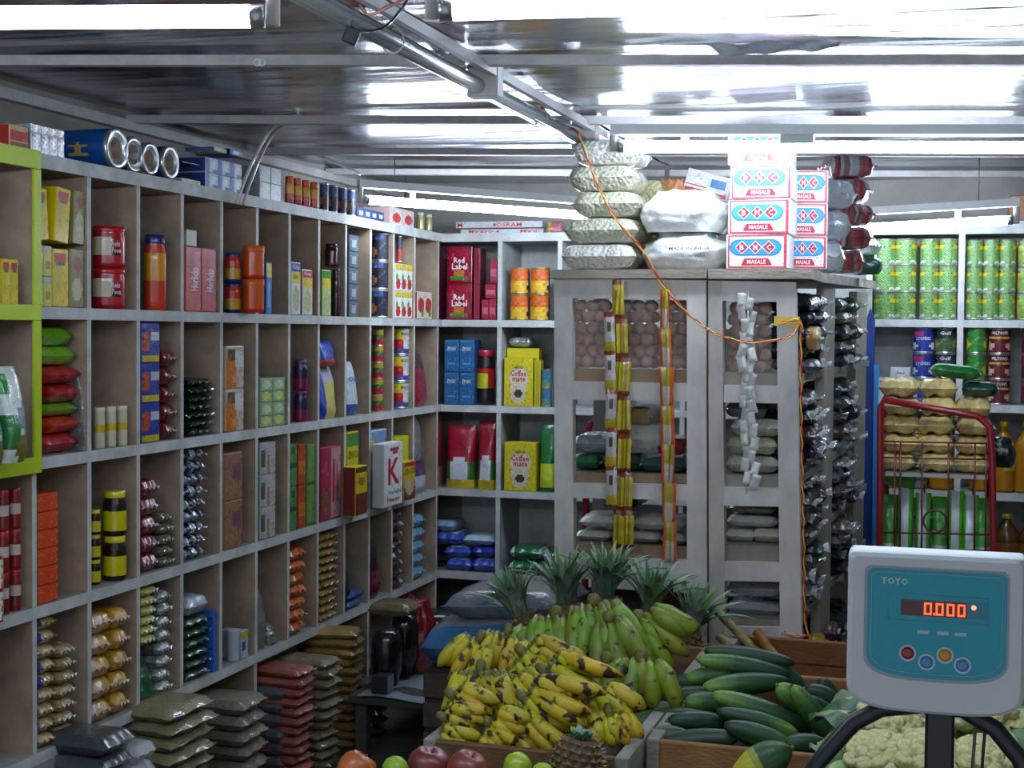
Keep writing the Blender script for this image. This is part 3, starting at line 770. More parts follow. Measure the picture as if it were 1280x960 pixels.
# ---------- third row (Z3..Z2)
TJ = lambda a, v: (150,20,24) if v > .8 else (200,180,170) if .35 < v < .6 and .3 < a < .7 else (130,30,26)
S('L', JR('pickle_jar', (130,30,26), (170,26,34), TJ), 'jar', 'red pickle jar, {}', 2, 32, 624, Z3, n=3, m=2, rnd=True, group='red pickle jars')
S('L', TN('spotted_tub', (200,30,40), lambda a, v: (30,30,30) if ((a*7) % 1 < .3 and (v*3) % 1 < .45) else (226,216,196)), 'tin', 'cream tub with black spots and red lid, {}', -12, 10, 711, Z3+.004, n=2, rnd=True, inset=-.05, group='cream spotted tubs')
S('L', CT('orange_box', (214,72,20), (190,70,20), PT((216,70,18), ('r',0,1,0,.06,(150,40,10)), ('r',0,.1,0,1,(80,120,50)))), 'box', 'bright orange carton in a column, {}', 44, 78, 628, Z3, n=6, dep=.12, group='bright orange cartons')
HJ = lambda a, v: (214,200,20) if .12 < v < .55 and .2 < a < .8 else (40,24,14)
S('L', JR('honey_jar', (40,24,14), (222,206,30), HJ, lidh=.15, m=plast), 'jar', 'dark honey jar with yellow lid, {}', 133, 163, 625, Z3, n=2, rnd=True, group='big honey jars', inset=.005)
S('L', JR('honey_jar', (36,24,14), (216,200,30), HJ, lidh=.15, m=plast), 'jar', 'small dark jar with yellow lid, {}', 115, 131, 648, Z3, n=3, rnd=True, group='small honey jars', inset=.03)
S('L', BG('maroon_pouch', (130,24,44), wrap, 3, tie=.012), 'pouch', 'round maroon pouch, {}', 181, 204, 607, Z3, n=5, dep=.13, group='maroon pouches', jit=.1)
S('L', BG('silver_pouch', (140,138,120), foil, 8, tie=.014), 'pouch', 'silver grey pouch beside the maroon ones, {}', 206, 222, 648, Z3, n=5, dep=.14, group='silver grey pouches', jit=.1)
S('L', BG('black_white_sachet', lambda u, v: (200,204,210) if (int(u*7)+int(v*5)) % 3 == 0 else (40,44,66), foil, 5, tie=.016), 'pouch', 'black and white sachet in a tall pile, {}', 234, 262, 568, Z3, n=9, dep=.13, group='black and white sachets', jit=.2)
S('L', CT('brown_box', (150,110,80), (140,104,78), PT((150,108,78), ('r',.4,.9,.45,.8,(120,70,90)))), 'box', 'plain brown carton standing, {}', 284, 307, 572, Z3, n=2, dep=.13, group='plain brown cartons')
S('L', CT('white_box', (176,178,172), (140,146,140), PT((180,182,176), ('r',0,.3,.2,.8,(60,90,90)), ('r',.4,.55,0,.6,(180,110,50)))), 'box', 'white and teal carton, {}', 329, 348, 558, Z3, n=3, dep=.12, group='white and teal cartons')
S('L', CT('green_box', (80,130,60), (60,110,50), PT((84,136,64), ('r',0,1,.46,.54,(40,70,30)), ('r',.2,.8,.8,.95,(40,90,40)))), 'box', 'tall green carton left of the orange ones, {}', 365, 374, 560, Z3, n=2, dep=.12, group='left green cartons')
S('L', CT('orange_box', (190,80,30), (180,70,30), PT((186,60,30), ('r',0,1,.3,.6,(200,120,30)))), 'box', 'orange and red tall carton, {}', 376, 385, 560, Z3, n=2, dep=.12, group='orange and red cartons')
S('L', CT('green_box', (110,150,70), (90,130,60), PT((112,152,74), ('r',0,1,0,.06,(60,90,40)))), 'box', 'tall green carton right of the orange ones, {}', 387, 397, 560, Z3, n=2, dep=.12, group='right green cartons')
PK = PT((170,40,80), ('r',.5,1,0,1,(190,150,150)), ('r',.6,.68,.2,.85,(180,50,80)), ('r',.8,.88,.2,.85,(180,50,80)), ('e',.2,.25,.25,.18,(130,80,60)), ('r',0,.5,.8,1,(160,30,70)))
S('L', CT('biscuit_carton', (170,40,80), (160,30,70), PK), 'box', 'magenta biscuit stick carton', 404, 429, 562, Z3, dep=.1)
CH = lambda nm, y0: CT('cereal_carton', (206,196,30), (150,140,20), PT((208,198,26), ('r',0,1,.86,1,(60,140,60)), ('e',.55,.22,.45,.26,(90,40,20)), ('e',.6,.25,.25,.13,(200,190,170))), texts=((nm, .5, .72, .85, .10, (90,30,10)),))
S('L', CH('CHOCO', 0), 'box', 'tall yellow and green chocolate cereal carton', 436, 451, 543, Z3, dep=.09)
S('L', CT('cereal_carton', (206,182,10), (110,30,20), PT((206,182,10), ('r',0,1,0,.45,(110,34,20)), ('r',0,1,.88,1,(60,50,30)), ('e',.5,.7,.3,.1,(150,100,40)))), 'box', 'small yellow and brown carton protruding from the shelf', 447, 462, 586, Z3+.004, dep=.05, inset=-.055)
S('L', CT('cereal_carton', (190,206,214), (206,196,60), PT((196,206,210), ('r',0,1,.85,1,(110,140,180)), ('r',0,.2,.4,.9,(210,190,60)), ('e',.6,.35,.35,.25,(200,180,90)), ('r',.3,.8,.55,.75,(150,170,200)))), 'box', 'pale blue cereal carton with yellow side', 466, 486, 540, Z3, dep=.09)
kc = S('L', CT('cereal_carton', (222,224,224), (200,204,206), PT((224,226,226), ('e',.55,.9,.25,.05,(180,40,60))), texts=(('K', .5, .55, .62, .42, (180,20,50)), ('Vanilla', .55, .22, .7, .06, (90,110,130)), ('Happy', .5, .1, .7, .09, (180,20,50)))), 'box', 'white cereal carton with a big red letter K', 483, 506, 556, Z3+.004, dep=.05, inset=-.06)
S('L', CT('cereal_carton', (206,210,30), (190,196,30), None), 'box', 'plain lime yellow carton behind the white one', 496, 513, 548, Z3, dep=.06)
S('L', CT('cereal_carton', (206,182,10), (90,30,20), PT((206,182,10), ('r',0,1,.9,1,RED), ('r',0,1,0,.35,(110,50,40)), ('e',.5,.35,.4,.22,(190,170,150))), texts=(('COCOS', .5, .74, .9, .16, (70,20,10)),)), 'box', 'small yellow chocolate cereal carton by the corner', 507, 522, 579, Z3+.004, dep=.04, inset=-.05)
S('L', UP('silver_pouch', (160,160,165), foil, 5), 'pouch', 'crumpled silver pouch above the purple one', 521, 533, 524, Z3+.14, dep=.08)
S('L', UP('purple_pouch', lambda u, v: (80,40,110) if v > .45 else (180,180,190), wrap, 15), 'pouch', 'purple and silver pouch by the corner', 523, 540, 568, Z3, dep=.1)
# ---------- fourth row (Z4..Z3)
GL = lambda u, v: (40,60,130) if u < .22 else (176,150,100)
S('L', BG('gold_pouch', GL, wrap, 21, tie=.014), 'pouch', 'tan and blue snack pouch, front pile, {}', 48, 80, 780, Z4, n=9, dep=.15, group='tan and blue pouches', jit=.15)
S('L', BG('gold_pouch', (160,136,90), wrap, 22, tie=.014), 'pouch', 'tan pouch in the rear pile, {}', 82, 104, 815, Z4, n=7, dep=.14, group='tan rear pouches', jit=.15)
S('L', BG('snack_bag', lambda u, v: (196,150,60) if u > .5 else (190,160,140), wrap, 23, tie=.02), 'bag', 'clear bag of yellow and pink snacks, {}', 121, 150, 775, Z4, n=5, dep=.15, group='yellow and pink snack bags', jit=.15)
S('L', BG('snack_bag', (200,150,40), wrap, 24, tie=.02), 'bag', 'orange yellow snack bag beside the pink ones, {}', 152, 170, 768, Z4, n=5, dep=.14, group='orange yellow snack bags', jit=.15)
S('L', BG('corn_pouch', (200,196,100), wrap, 25, tie=.014), 'bag', 'pale yellow bag above the green one, {}', 184, 204, 742, Z4+.16, n=6, dep=.13, group='pale yellow bags', jit=.1)
S('L', UP('green_pouch', (20,90,40), wrap, 26), 'bag', 'dark green bag under the pale yellow pile', 184, 206, 835, Z4, dep=.12)
S('L', BG('clear_bag', (170,176,170), foil, 27, tie=.016), 'bag', 'silvery clear bag beside the pale yellow ones, {}', 207, 222, 745, Z4, n=8, dep=.12, group='silvery clear bags', jit=.2)
DG = lambda u, v: (170,170,30) if v > .75 else (30,60,30)
S('L', BG('green_snack', DG, wrap, 28, tie=.014), 'bag', 'dark green and yellow bag, {}', 238, 272, 778, Z4, n=6, dep=.15, group='dark green and yellow bags', jit=.12)
S('L', BG('white_bag', (176,186,196), wrap, 29), 'bag', 'white bag lying on the dark green ones', 240, 268, 752, at(255, 777, X=LX-.01).z+.003, dep=.14)
S('L', CT('blue_sheet', (50,110,200), None, None), 'packet', 'narrow bright blue packet at the divider', 274, 279, 770, Z4, dep=.05)
S('L', JR('white_mug', (180,188,200), (190,196,204), None, lidh=.06, neck=1), 'jar', 'white tub beside the yellow lidded one', 290, 306, 796, Z4, rnd=True)
S('L', CT('white_box', (170,180,196), (160,170,180), PT((174,184,196), ('r',0,1,.75,1,(196,180,40)), ('r',.1,.6,.3,.6,(70,80,120)))), 'box', 'small white box with yellow top', 308, 317, 794, Z4, dep=.08)
S('L', UP('clear_bag', (150,152,148), foil, 31), 'bag', 'empty looking clear bag, tall one', 329, 344, 737, Z4, dep=.1)
S('L', UP('clear_bag', (150,150,146), foil, 33), 'bag', 'empty looking clear bag, short one', 345, 356, 785, Z4, dep=.09)
S('L', BG('orange_snack', lambda u, v: (206,150,110) if (int(u*5)+int(v*4)) % 4 == 0 else (206,92,20), wrap, 34, tie=.016), 'bag', 'orange snack bag in a column, {}', 368, 389, 690, Z4, n=7, dep=.13, group='orange snack bags', jit=.2)
S('L', BG('golden_bag', (160,124,50), wrap, 35, tie=.012), 'bag', 'golden brown bag in a tall column, {}', 405, 428, 670, Z4, n=11, dep=.14, group='golden brown bags', jit=.15)
S('L', UP('dark_bag', (34,36,50), wrap, 36), 'bag', 'dark bag by the blue cloth', 436, 446, 700, Z4+.05, dep=.08)
S('L', BG('blue_bag', (40,80,150), wrap, 37), 'bag', 'small blue bag, {}', 440, 460, 742, Z4, n=2, dep=.1, group='small blue bags')
S('L', UP('maroon_bag', lambda u, v: (120,10,40) if v < .5 else (40,14,30), wrap, 38), 'bag', 'dark maroon bag, upright', 468, 484, 680, Z4, dep=.09)
S('L', BG('speckled_bag', lambda u, v: (180,176,180) if (int(u*9)+int(v*7)*2) % 7 == 0 else (56,36,40), wrap, 39, tie=.01), 'bag', 'dark speckled bag in a column, {}', 494, 510, 642, Z4, n=8, dep=.12, group='dark speckled bags', jit=.15)
S('L', BG('pale_blue_bag', (110,170,200), wrap, 40, tie=.01), 'bag', 'pale blue bag in a column, {}', 520, 536, 645, Z4, n=5, dep=.12, group='pale blue bags', jit=.15)

# ---------- back shelf
def osram(px0, px1, ytop, z, lab, flip=False):
    def bf(w, d, h):
        tx = [('M', .05, .5, .06, .66, (214,60,50)), ('OSRAM', .62, .5, .30, .66, (214,60,50))] if not flip else [('OSRAM', .25, .5, .30, .66, (214,60,50), PI), ('SRAM', .85, .5, .25, .66, (214,60,50), PI)]
        return carton('tube_carton', w, d, h, (190,194,196), None, PT((192,196,198), ('r',.0,1,.0,.06,(200,120,110)), ('r',.36,.38,.3,.7,BLK), ('r',.44,.46,.3,.7,(190,60,60))), tx, nu=30)
    return S('B', bf, 'box', lab, px0, px1, ytop, z, dep=.05, inset=.05)
osram(572, 676, 286.5, TT, 'lower grey lamp tube carton on the back shelf', True)
osram(566, 674, 277, at(620, 286, Y=BY+.05).z+.002, 'upper grey lamp tube carton on the back shelf')
S('B', UP('plastic_pouch', lambda u, v: (206,170,60) if u < .4 else (170,100,110), wrap, 3), 'bag', 'small orange and pink bag beside the tube cartons', 678, 698, 275, TT, dep=.06)
RL = lambda u, v: (60,120,50) if .06 < v < .16 and .15 < u < .85 else (190,110,40) if (u-.5)**2*8+(v-.25)**2*60 < .5 else (150,10,44)
def rtin(w, d, h): return carton('tea_caddy', w, d, h, (140,8,40), (120,6,34), lambda u, v: (110,6,34) if u < .06 or u > .94 or v > .95 else RL(u, v), (('Red', .5, .62, .42, .16, WHT), ('Label', .52, .45, .6, .17, WHT)), m=plast)
S('B', rtin, 'tin', 'large crimson square tea caddy, {}', 556, 588, 309, Z1, n=2, dep=.09, group='large crimson tea caddies')
S('B', lambda w, d, h: carton('tea_caddy', w, d, h, (130,10,44), (100,8,34), m=plast), 'tin', 'narrow crimson caddy left of the large ones, {}', 544.5, 553, 309, Z1, n=2, dep=.09, group='narrow left caddies')
S('B', lambda w, d, h: carton('tea_caddy', w, d, h, (130,14,50), (100,8,34), m=plast), 'tin', 'narrow crimson caddy right of the large ones, {}', 590, 598, 311, Z1, n=2, dep=.09, group='narrow right caddies')
RB = CT('tea_box', (150,14,46), None, PT((156,16,50), ('r',.1,.9,.3,.6,(190,90,110)), ('r',0,1,0,.08,(100,10,30))))
S('B', RB, 'box', 'small crimson tea box, lower row, {}', 600, 618.5, 375, Z1, m=2, dep=.07, group='small crimson tea boxes')
S('B', RB, 'box', 'small crimson tea box, second tier', 604, 618, 356, at(611, 374.5, Y=BY+.01).z+.002, dep=.07)
S('B', RB, 'box', 'small crimson tea box at the very top', 610, 619, 325, at(611, 355.5, Y=BY+.01).z+.002, dep=.06)
BV = lambda a, v: (70,30,60) if (abs(a-.5) < .10 and .2 < v < .9) or ((a-.5)**2*20+(v-.2)**2*30 < .8) else (216,190,170) if (a-.5)**2*12+(v-.35)**2*14 < .5 else (216,170,30) if v < .55 else (206,100,30)
S('B', TN('drink_tin', (200,180,120), BV), 'tin', 'orange and yellow drink tin, {}', 635.5, 686, 334, Z1, n=2, m=2, rnd=True, group='orange drink tins')
EP = CT('blue_box', (30,90,140), (26,74,120), PT((32,94,146), ('r',0,1,.94,1,(60,120,160)), ('r',.2,.8,.25,.27,(90,150,190))), texts=(("E'POHU", .5, .72, .55, .13, WHT),))
S('B', EP, 'box', 'square blue carton, {}', 546, 593, 426, Z2, n=2, m=2, dep=.1, group='square blue cartons')
GJ = lambda a, v: (190,190,30) if .32 < v < .62 and .2 < a < .6 else (180,30,30) if .3 < v < .66 else (30,26,30)
S('B', JR('pickle_jar', (30,26,30), (170,20,50), GJ, lidh=.12), 'jar', 'dark jar with a red lid and green label', 596, 619.5, 438, Z2, rnd=True, inset=.03)
CM = lambda: CT('creamer_carton', (206,190,24), (190,176,30), PT((208,192,28), ('e',.42,.6,.25,.2,(214,210,196)), ('e',.6,.6,.25,.2,(214,210,196)), ('e',.5,.35,.28,.26,(214,206,180)), ('e',.5,.24,.17,.14,(70,40,24)), ('e',.5,.24,.26,.19,(206,200,180)) , ('e',.5,.25,.14,.10,(80,46,28))), texts=(('NESTLE', .5, .80, .3, .05, (40,40,60)), ('Coffee', .5, .68, .56, .13, (190,20,40)), ('mate', .52, .56, .45, .10, (190,20,40))), nu=20, nv=24)
S('B', CM(), 'box', 'yellow creamer carton in the upper cubby', 630, 666.5, 447, Z2, dep=.05)
S('B', CT('creamer_carton', (206,190,24), (190,176,30), None), 'box', 'taller plain yellow carton behind the creamer', 633, 674, 435, Z2, dep=.04, inset=.07)
S('B', CT('creamer_carton', (190,176,30), None, None), 'box', 'thin yellow carton right of the upper creamer, {}', 668, 676, 450, Z2, m=3, dep=.05, inset=.012, group='thin yellow cartons')
S('B', BG('foil_packet', (176,178,182), foil, 3, turn=True), 'packet', 'crumpled silver foil lying on the yellow carton', 633, 664, 421, at(650, 434.5, Y=BY+.07).z+.003, dep=.06, inset=.06)
S('B', TN('blue_tin', (190,180,120), lambda a, v: (60,120,160) if v > .4 else (90,140,110)), 'tin', 'small blue tin in the upper cubby, {}', 677, 690, 461, Z2, n=2, rnd=True, inset=.0, group='small blue tins')
RBg = lambda u, v: (206,180,40) if v < .12 else (206,206,214) if (u-.5)**2*9+(v-.3)**2*16 < .5 else (60,110,40) if v < .4 else (206,190,40) if .76 < v < .82 and .35 < u < .8 else (158,12,40)
S('B', UP('tea_bag', RBg, wrap, 3), 'bag', 'large red tea bag with a cup picture', 557, 594, 533, Z3, dep=.1)
S('B', UP('tea_bag', RBg, wrap, 6), 'bag', 'red tea bag turned sideways by the divider', 597, 620, 527, Z3, dep=.1)
S('B', UP('tea_bag', lambda u, v: (150,12,40) if v > .3 else (170,120,120), wrap, 8), 'bag', 'red tea bag at the corner, darkest', 544, 556, 521, Z3, dep=.08)
S('B', CM(), 'box', 'yellow creamer carton in the lower cubby', 632, 672.5, 553, Z3, dep=.09)
S('B', UP('green_pack', lambda u, v: (196,206,40) if .1 < v < .45 else (10,110,50), wrap, 9), 'packet', 'green stand-up packet beside the lower creamer', 675, 697, 531, Z3, dep=.07)
BWp = lambda u, v: (50,80,180) if v > .82 or v < .14 or abs(u-.5) > .42 else (190,206,220)
zc = Z4+.002
for k, (a_, b_, z_, t_, c, nm) in enumerate(((562, 593, 0, .055, BWp, 'front left blue and white bag at the bottom'), (594, 623, 0, .06, BWp, 'front right blue and white bag at the bottom'), (559, 592, .058, .05, BWp, 'left blue and white bag in the second layer'),
        (594, 623, .063, .05, (30,50,150), 'plain dark blue bag in the second layer'), (546, 580, .112, .055, BWp, 'blue and white bag in the third layer, left'), (582, 621, .117, .045, (176,196,214), 'pale bag in the third layer, right'), (545, 572, .17, .05, (130,160,180), 'greyish blue bag at the top of the pile'))):
    x0 = findX(a_, BY+.02, Z4); x1 = findX(b_, BY+.02, Z4)
    put(('bwb', k), BG('blue_white_bag', c, wrap, k, turn=True)(x1-x0, .17, t_), ((x0+x1)/2, BY+.10, Z4+.002+z_), nm, 'bag', 'blue and white bags', (0, 0, random.uniform(-.05, .05)))
S('B', UP('orange_snack', lambda u, v: (190,120,30) if (int(u*6)+int(v*8)) % 2 else (180,40,30), wrap, 12), 'bag', 'small red and gold packet at the corner', 545, 561, 690, Z4, dep=.04, inset=-.045)
GW = lambda u, v: (196,206,206) if v > .85 or v < .1 else (16,110,56)
for k, (a_, b_, z_, nm) in enumerate(((638, 682, 0, 'green bag at the bottom of its pile, front'), (683, 712, 0, 'green bag at the bottom, half behind the post'), (640, 680, .065, 'green bag on top of its pile, front'), (682, 712, .058, 'green bag on top, half behind the post'))):
    x0 = findX(a_, BY+.02, Z4); x1 = findX(b_, BY+.02, Z4)
    put(('gwb', k), BG('green_bag', GW, wrap, k+3, turn=True)(x1-x0, .17, .058), ((x0+x1)/2, BY+.11, Z4+.002+z_), nm, 'bag', 'green bags', (0, 0, 0))

# ---------- right back shelf
PEA = lambda a, v: (200,30,30) if .78 < v < .9 and .3 < a < .7 else (214,196,30) if .66 < v < .78 and .2 < a < .8 else (206,216,214) if (abs(v-.06-.5*(a-.5)**2) < .05 and .15 < a < .85) else ((92,140,66) if (int(a*26)+int(v*22)) % 2 else (136,176,104))
def pea(w, d, h): return tin('pea_tin', w/2, h, (190,196,180), PEA, nu=44, nv=20, seg=22)
S('B', pea, 'tin', 'green pea tin in the left bay, {}', 1087, 1143, 289, RZ1, n=3, m=2, rnd=True, group='green pea tins in the left bay, first pair of columns')
S('B', pea, 'tin', 'green pea tin by the white divider, left bay, {}', 1147, 1195, 288, RZ1, n=3, m=2, rnd=True, group='green pea tins by the divider')
S('B', pea, 'tin', 'green pea tin in the right bay, {}', 1205, 1267, 288, RZ1, n=3, m=3, rnd=True, group='green pea tins in the right bay')
CC = lambda a, v: (190,150,60) if ((a-.5)**2*9+(v-.35)**2*12 < .7) else PEA(a, v) if v > .6 else (110,150,50)
S('B', TN('chickpea_tin', pat=CC), 'tin', 'green tin with yellow pulses at the right edge, {}', 1269, 1292, 287, RZ1, n=3, rnd=True, group='yellow pulse tins at the edge')
LY = lambda a, v: (176,40,90) if .68 < v < .86 and a > .5 else (200,206,214) if (a-.5)**2*8+(v-.28)**2*20 < .7 else (30,50,140)
S('B', TN('lychee_tin', pat=LY, texts=(('LYCHEES', 0, .58, 1.4, .12, WHT),)), 'tin', 'blue tin with white fruit picture, {}', 1140, 1167, 395, RZ2, n=3, rnd=True, group='blue fruit tins')
GN = lambda a, v: (150,140,70) if (a-.5)**2*7+(v-.35)**2*9 < .6 else (30,40,44) if v > .6 else (60,90,50)
S('B', TN('jackfruit_tin', pat=GN, texts=(('Gulf', 0, .8, 1.1, .14, WHT),)), 'tin', 'black and green tin beside the blue ones, {}', 1170, 1196, 395, RZ2, n=3, rnd=True, group='black and green tins')
YT = lambda a, v: (200,30,30) if .8 < v < .9 and .3 < a < .7 else (214,196,40) if (a-.5)**2*6+(v-.35)**2*9 < .6 else (50,130,50)
S('B', TN('corn_tin', pat=YT), 'tin', 'green tin with yellow corn picture, {}', 1207, 1232, 395, RZ2, n=3, rnd=True, group='yellow corn tins')
MT = lambda a, v: (206,180,150) if (a-.5)**2*6+(v-.28)**2*14 < .6 else (196,160,60) if .62 < v < .68 else (96,16,30)
S('B', TN('bean_tin', pat=MT, texts=(("PELTON'S", 0, .82, 1.5, .13, WHT),)), 'tin', 'maroon tin with bean picture, {}', 1235, 1262, 395, RZ2, n=3, rnd=True, group='maroon bean tins')
S('B', TN('bean_tin', pat=lambda a, v: (110,30,50) if v > .5 else (70,30,50)), 'tin', 'dark maroon tin at the right edge, {}', 1276, 1300, 395, RZ2, n=3, rnd=True, group='dark maroon tins at the edge')
S('B', CT('milk_carton', (206,214,218), None, PT((208,216,220), ('r',0,1,0,.1,(150,190,200))), texts=(('Amul', .5, .85, .4, .1, (190,30,60)), ('Fresh', .5, .66, .75, .13, (120,150,180)), ('Cream', .5, .46, .75, .13, (120,150,180)))), 'box', 'white cream carton on the right shelf, larger', 1112, 1138, 450, RZ2, dep=.08)
S('B', CT('milk_carton', (200,212,218), None, None, texts=(('Amul', .5, .85, .6, .08, (190,30,60)),)), 'box', 'white cream carton on the right shelf, smaller', 1096, 1110, 463, RZ2, dep=.08)
def oil(name, w, h, cap, lab=None, body=(176,118,8)):
    def b():
        e = empty(name); r = w/2
        pr = [(r*.8, 0), (r, h*.03)]
        for k in range(6): pr += [(r, h*(.05+.09*k)), (r*.95, h*(.09+.09*k))]
        pr += [(r, h*.6), (r*.9, h*.7), (r*.4, h*.85), (r*.28, h*.88), (r*.28, h*.93)]
        mk('body', MB().lathe(pr, body, 18), plast, e)
        mk('cap', MB().lathe([(r*.34, h*.92), (r*.36, h*.93), (r*.36, h*.99), (r*.3, h)], cap, 14), plast, e)
        if lab: mk('label', MB().grid(lambda u, v: (r*1.015*math.sin(2.4*(u-.5)), -r*1.015*math.cos(2.4*(u-.5)), h*(.3+.28*v)), 10, 5, lab), card, e)
        return e
    return b
LBL = lambda u, v: (40,110,50) if v > .7 else (206,200,120) if (u-.5)**2*6+(v-.5)**2*8 < .5 else (190,170,40)
for k, (px, w, h, nm) in enumerate(((1110, .10, .27, 'amber oil bottle by the rack, leftmost'), (1146, .10, .27, 'amber oil bottle behind the snack bags, second from left'), (1179, .10, .27, 'amber oil bottle left of the white divider'), (1228, .092, .27, 'amber oil bottle right of the divider'), (1256, .092, .28, 'amber oil bottle between the red post and the frame edge'), (1284, .092, .28, 'amber oil bottle cut by the right edge'))):
    x = findX(px, BY+.07, RZ3); put(('oil', w, h), oil('oil_bottle', w, h, (206,182,10), LBL), (x, BY+.07, RZ3+.001), nm, 'bottle', 'oil bottles on the right shelf', (0, 0, .3*k))
for k, (px, nm) in enumerate(((1262, 'short dark oil bottle on the lower right shelf'), (1293, 'dark oil bottle cut off at the lower right edge'))):
    x = findX(px, BY+.06, .53); put('oil2', oil('oil_bottle', .11, .27, (190,170,30), lambda u, v: (150,90,30), (90,60,14)), (x, BY+.06, .531), nm, 'bottle', 'dark oil bottles')
# ================================================================ SLATTED RACKS IN THE MIDDLE
RY = 4.25
rack_m = mat('whitewashed_timber', rough=.7, mottle=.3, mscale=7, bump=.2, bscale=40, stretch=(1,1,.5))
GR = (212,206,198); RAW = (150,124,96)
def slab(name, px4, Y, th, col, parent, m=None, z0=None):
    """upright piece: its four front corners measured (left top, right top, right bottom, left bottom)"""
    P = [at(x, y, Y=Y) for x, y in px4]
    if z0 is not None:                       # run the post down to the floor along its own slope
        for a, b_ in ((0, 3), (1, 2)):
            t = (P[a].z-z0)/(P[a].z-P[b_].z); P[b_] = P[a].lerp(P[b_], t)
    vs = P+[p+Vector((0, th, 0)) for p in P]
    vs = [p-parent.location for p in vs]
    q = MB().add(vs, [(3,2,1,0)[::-1] if 0 else (0,3,2,1), (4,5,6,7), (0,1,5,4), (3,7,6,2), (0,4,7,3), (1,2,6,5)], col)
    return mk(name, q, m or rack_m, parent)
def plank(name, pts8, col, parent, m=None):
    vs = [Vector(p)-parent.location for p in pts8]
    return mk(name, MB().add(vs, [(0,3,2,1), (4,5,6,7), (0,1,5,4), (3,7,6,2), (0,4,7,3), (1,2,6,5)], col), m or rack_m, parent)
ra = empty('slatted_rack', at(785, 700, Y=RY)); ra.location.z = 0
tag(ra, 'whitewashed timber rack, left one, hung with yellow sachet strips', 'rack')
slab('post', [(690,346), (712,346), (722,730), (698,730)], RY, .04, GR, ra, z0=0)
slab('post', [(856,346), (880,346), (889,760), (864,760)], RY, .04, GR, ra, z0=0)
for (a, b_, c, d) in ((346,371,712,856), (475,498,713,859), (602,621,717,861), (696,722,720,863)):
    slab('crossbar', [(c,a), (d,a), (d,b_), (c,b_)], RY+.002, .022, GR, ra)
RAz = []
for (a, b_, c, d) in ((459,475,714,858), (589,603,717,861), (679,696,719,863)):
    slab('shelf_lip', [(c,a), (d,a), (d,b_), (c,b_)], RY+.026, .02, RAW, ra)
    z = at(785, a, Y=RY+.026).z; RAz.append(z)
    xl, xr = findX(c, RY+.03, z), findX(d, RY+.03, z)
    plank('shelf_board', [(xl,RY+.047,z-.02), (xr,RY+.047,z-.02), (xr,RY+.047,z-.001), (xl,RY+.047,z-.001), (xl,RY+.45,z-.02), (xr,RY+.45,z-.02), (xr,RY+.45,z-.001), (xl,RY+.45,z-.001)], (140,132,120), ra)
TZ = at(785, 346, Y=RY).z; xl, xr = findX(688, RY, TZ), findX(882, RY, TZ)
for k in range(2):
    y0 = RY-.02+k*.26
    plank('top_plank', [(xl,y0,TZ+.001), (xr,y0,TZ+.001), (xr,y0,TZ+.028), (xl,y0,TZ+.028), (xl,y0+.25,TZ+.001), (xr,y0+.25,TZ+.001), (xr,y0+.25,TZ+.028), (xl,y0+.25,TZ+.028)], (160,146,130), ra, rawwood)
for x in (xl+.02, xr-.06):
    plank('rear_post', [(x,RY+.46,0), (x+.04,RY+.46,0), (x+.04,RY+.46,TZ), (x,RY+.46,TZ), (x,RY+.5,0), (x+.04,RY+.5,0), (x+.04,RY+.5,TZ), (x,RY+.5,TZ)], (150,146,140), ra)
rb = empty('slatted_rack', at(945, 800, Y=RY)); rb.location.z = 0
tag(rb, 'whitewashed timber rack, right one, with a deep open side of silver packets', 'rack')
slab('post', [(883,346), (900,346), (912,780), (892,780)], RY, .045, (196,188,178), rb, z0=0)
slab('post', [(968,346), (992,346), (1008,790), (981,790)], RY, .045, GR, rb, z0=0)
for (a, b_, c, d) in ((346,371,900,969), (476,498,905,974), (604,627,907,979), (697,721,909,981), (778,806,911,984)):
    slab('crossbar', [(c,a), (d,a), (d,b_), (c,b_)], RY+.002, .022, GR, rb)
RBz = []
SIDE = [(470.6,442), (590,530), (680,596), (775,665)]
RRY = 5.85
def sx(y, top=False): return -.43+(y-RY)*.068   # the rack's side line
for (a, b_, c, d), (f0, f1) in zip(((461,476,903,973), (589,604,907,978), (676,697,909,980), (768,778,911,982)), SIDE):
    slab('shelf_lip', [(c,a), (d,a), (d,b_), (c,b_)], RY+.026, .02, (150,140,126), rb)
    z = at(940, a, Y=RY+.026).z; RBz.append(z)
    xl = findX(c, RY+.03, z); zr = at(1080, f1, Y=RRY).z-.0
    plank('shelf_board', [(xl,RY+.047,z-.022), (sx(RY),RY+.047,z-.022), (sx(RY),RY+.047,z), (xl,RY+.047,z), (xl,RRY,zr-.022), (sx(RRY),RRY,zr-.022), (sx(RRY),RRY,zr), (xl,RRY,zr)], (158,152,142), rb)
TZB = at(940, 343, Y=RY).z; xl = findX(884, RY, TZB)
plank('top_plank', [(xl,RY-.02,TZB), (sx(RY)+.03,RY-.02,TZB), (sx(RY)+.03,RY-.02,TZB+.03), (xl,RY-.02,TZB+.03), (xl,RY+.3,TZB), (sx(RY)+.04,RY+.3,TZB), (sx(RY)+.04,RY+.3,TZB+.03), (xl,RY+.3,TZB+.03)], (160,148,134), rb, rawwood)
ztr = at(1082, 352, Y=RRY).z
plank('top_plank', [(xl,RY+.302,TZB), (sx(RY)+.04,RY+.302,TZB), (sx(RY)+.04,RY+.302,TZB+.03), (xl,RY+.302,TZB+.03), (xl,RRY+.05,ztr), (sx(RRY)+.02,RRY+.05,ztr), (sx(RRY)+.02,RRY+.05,ztr+.03), (xl,RRY+.05,ztr+.03)], (176,170,160), rb, rawwood)
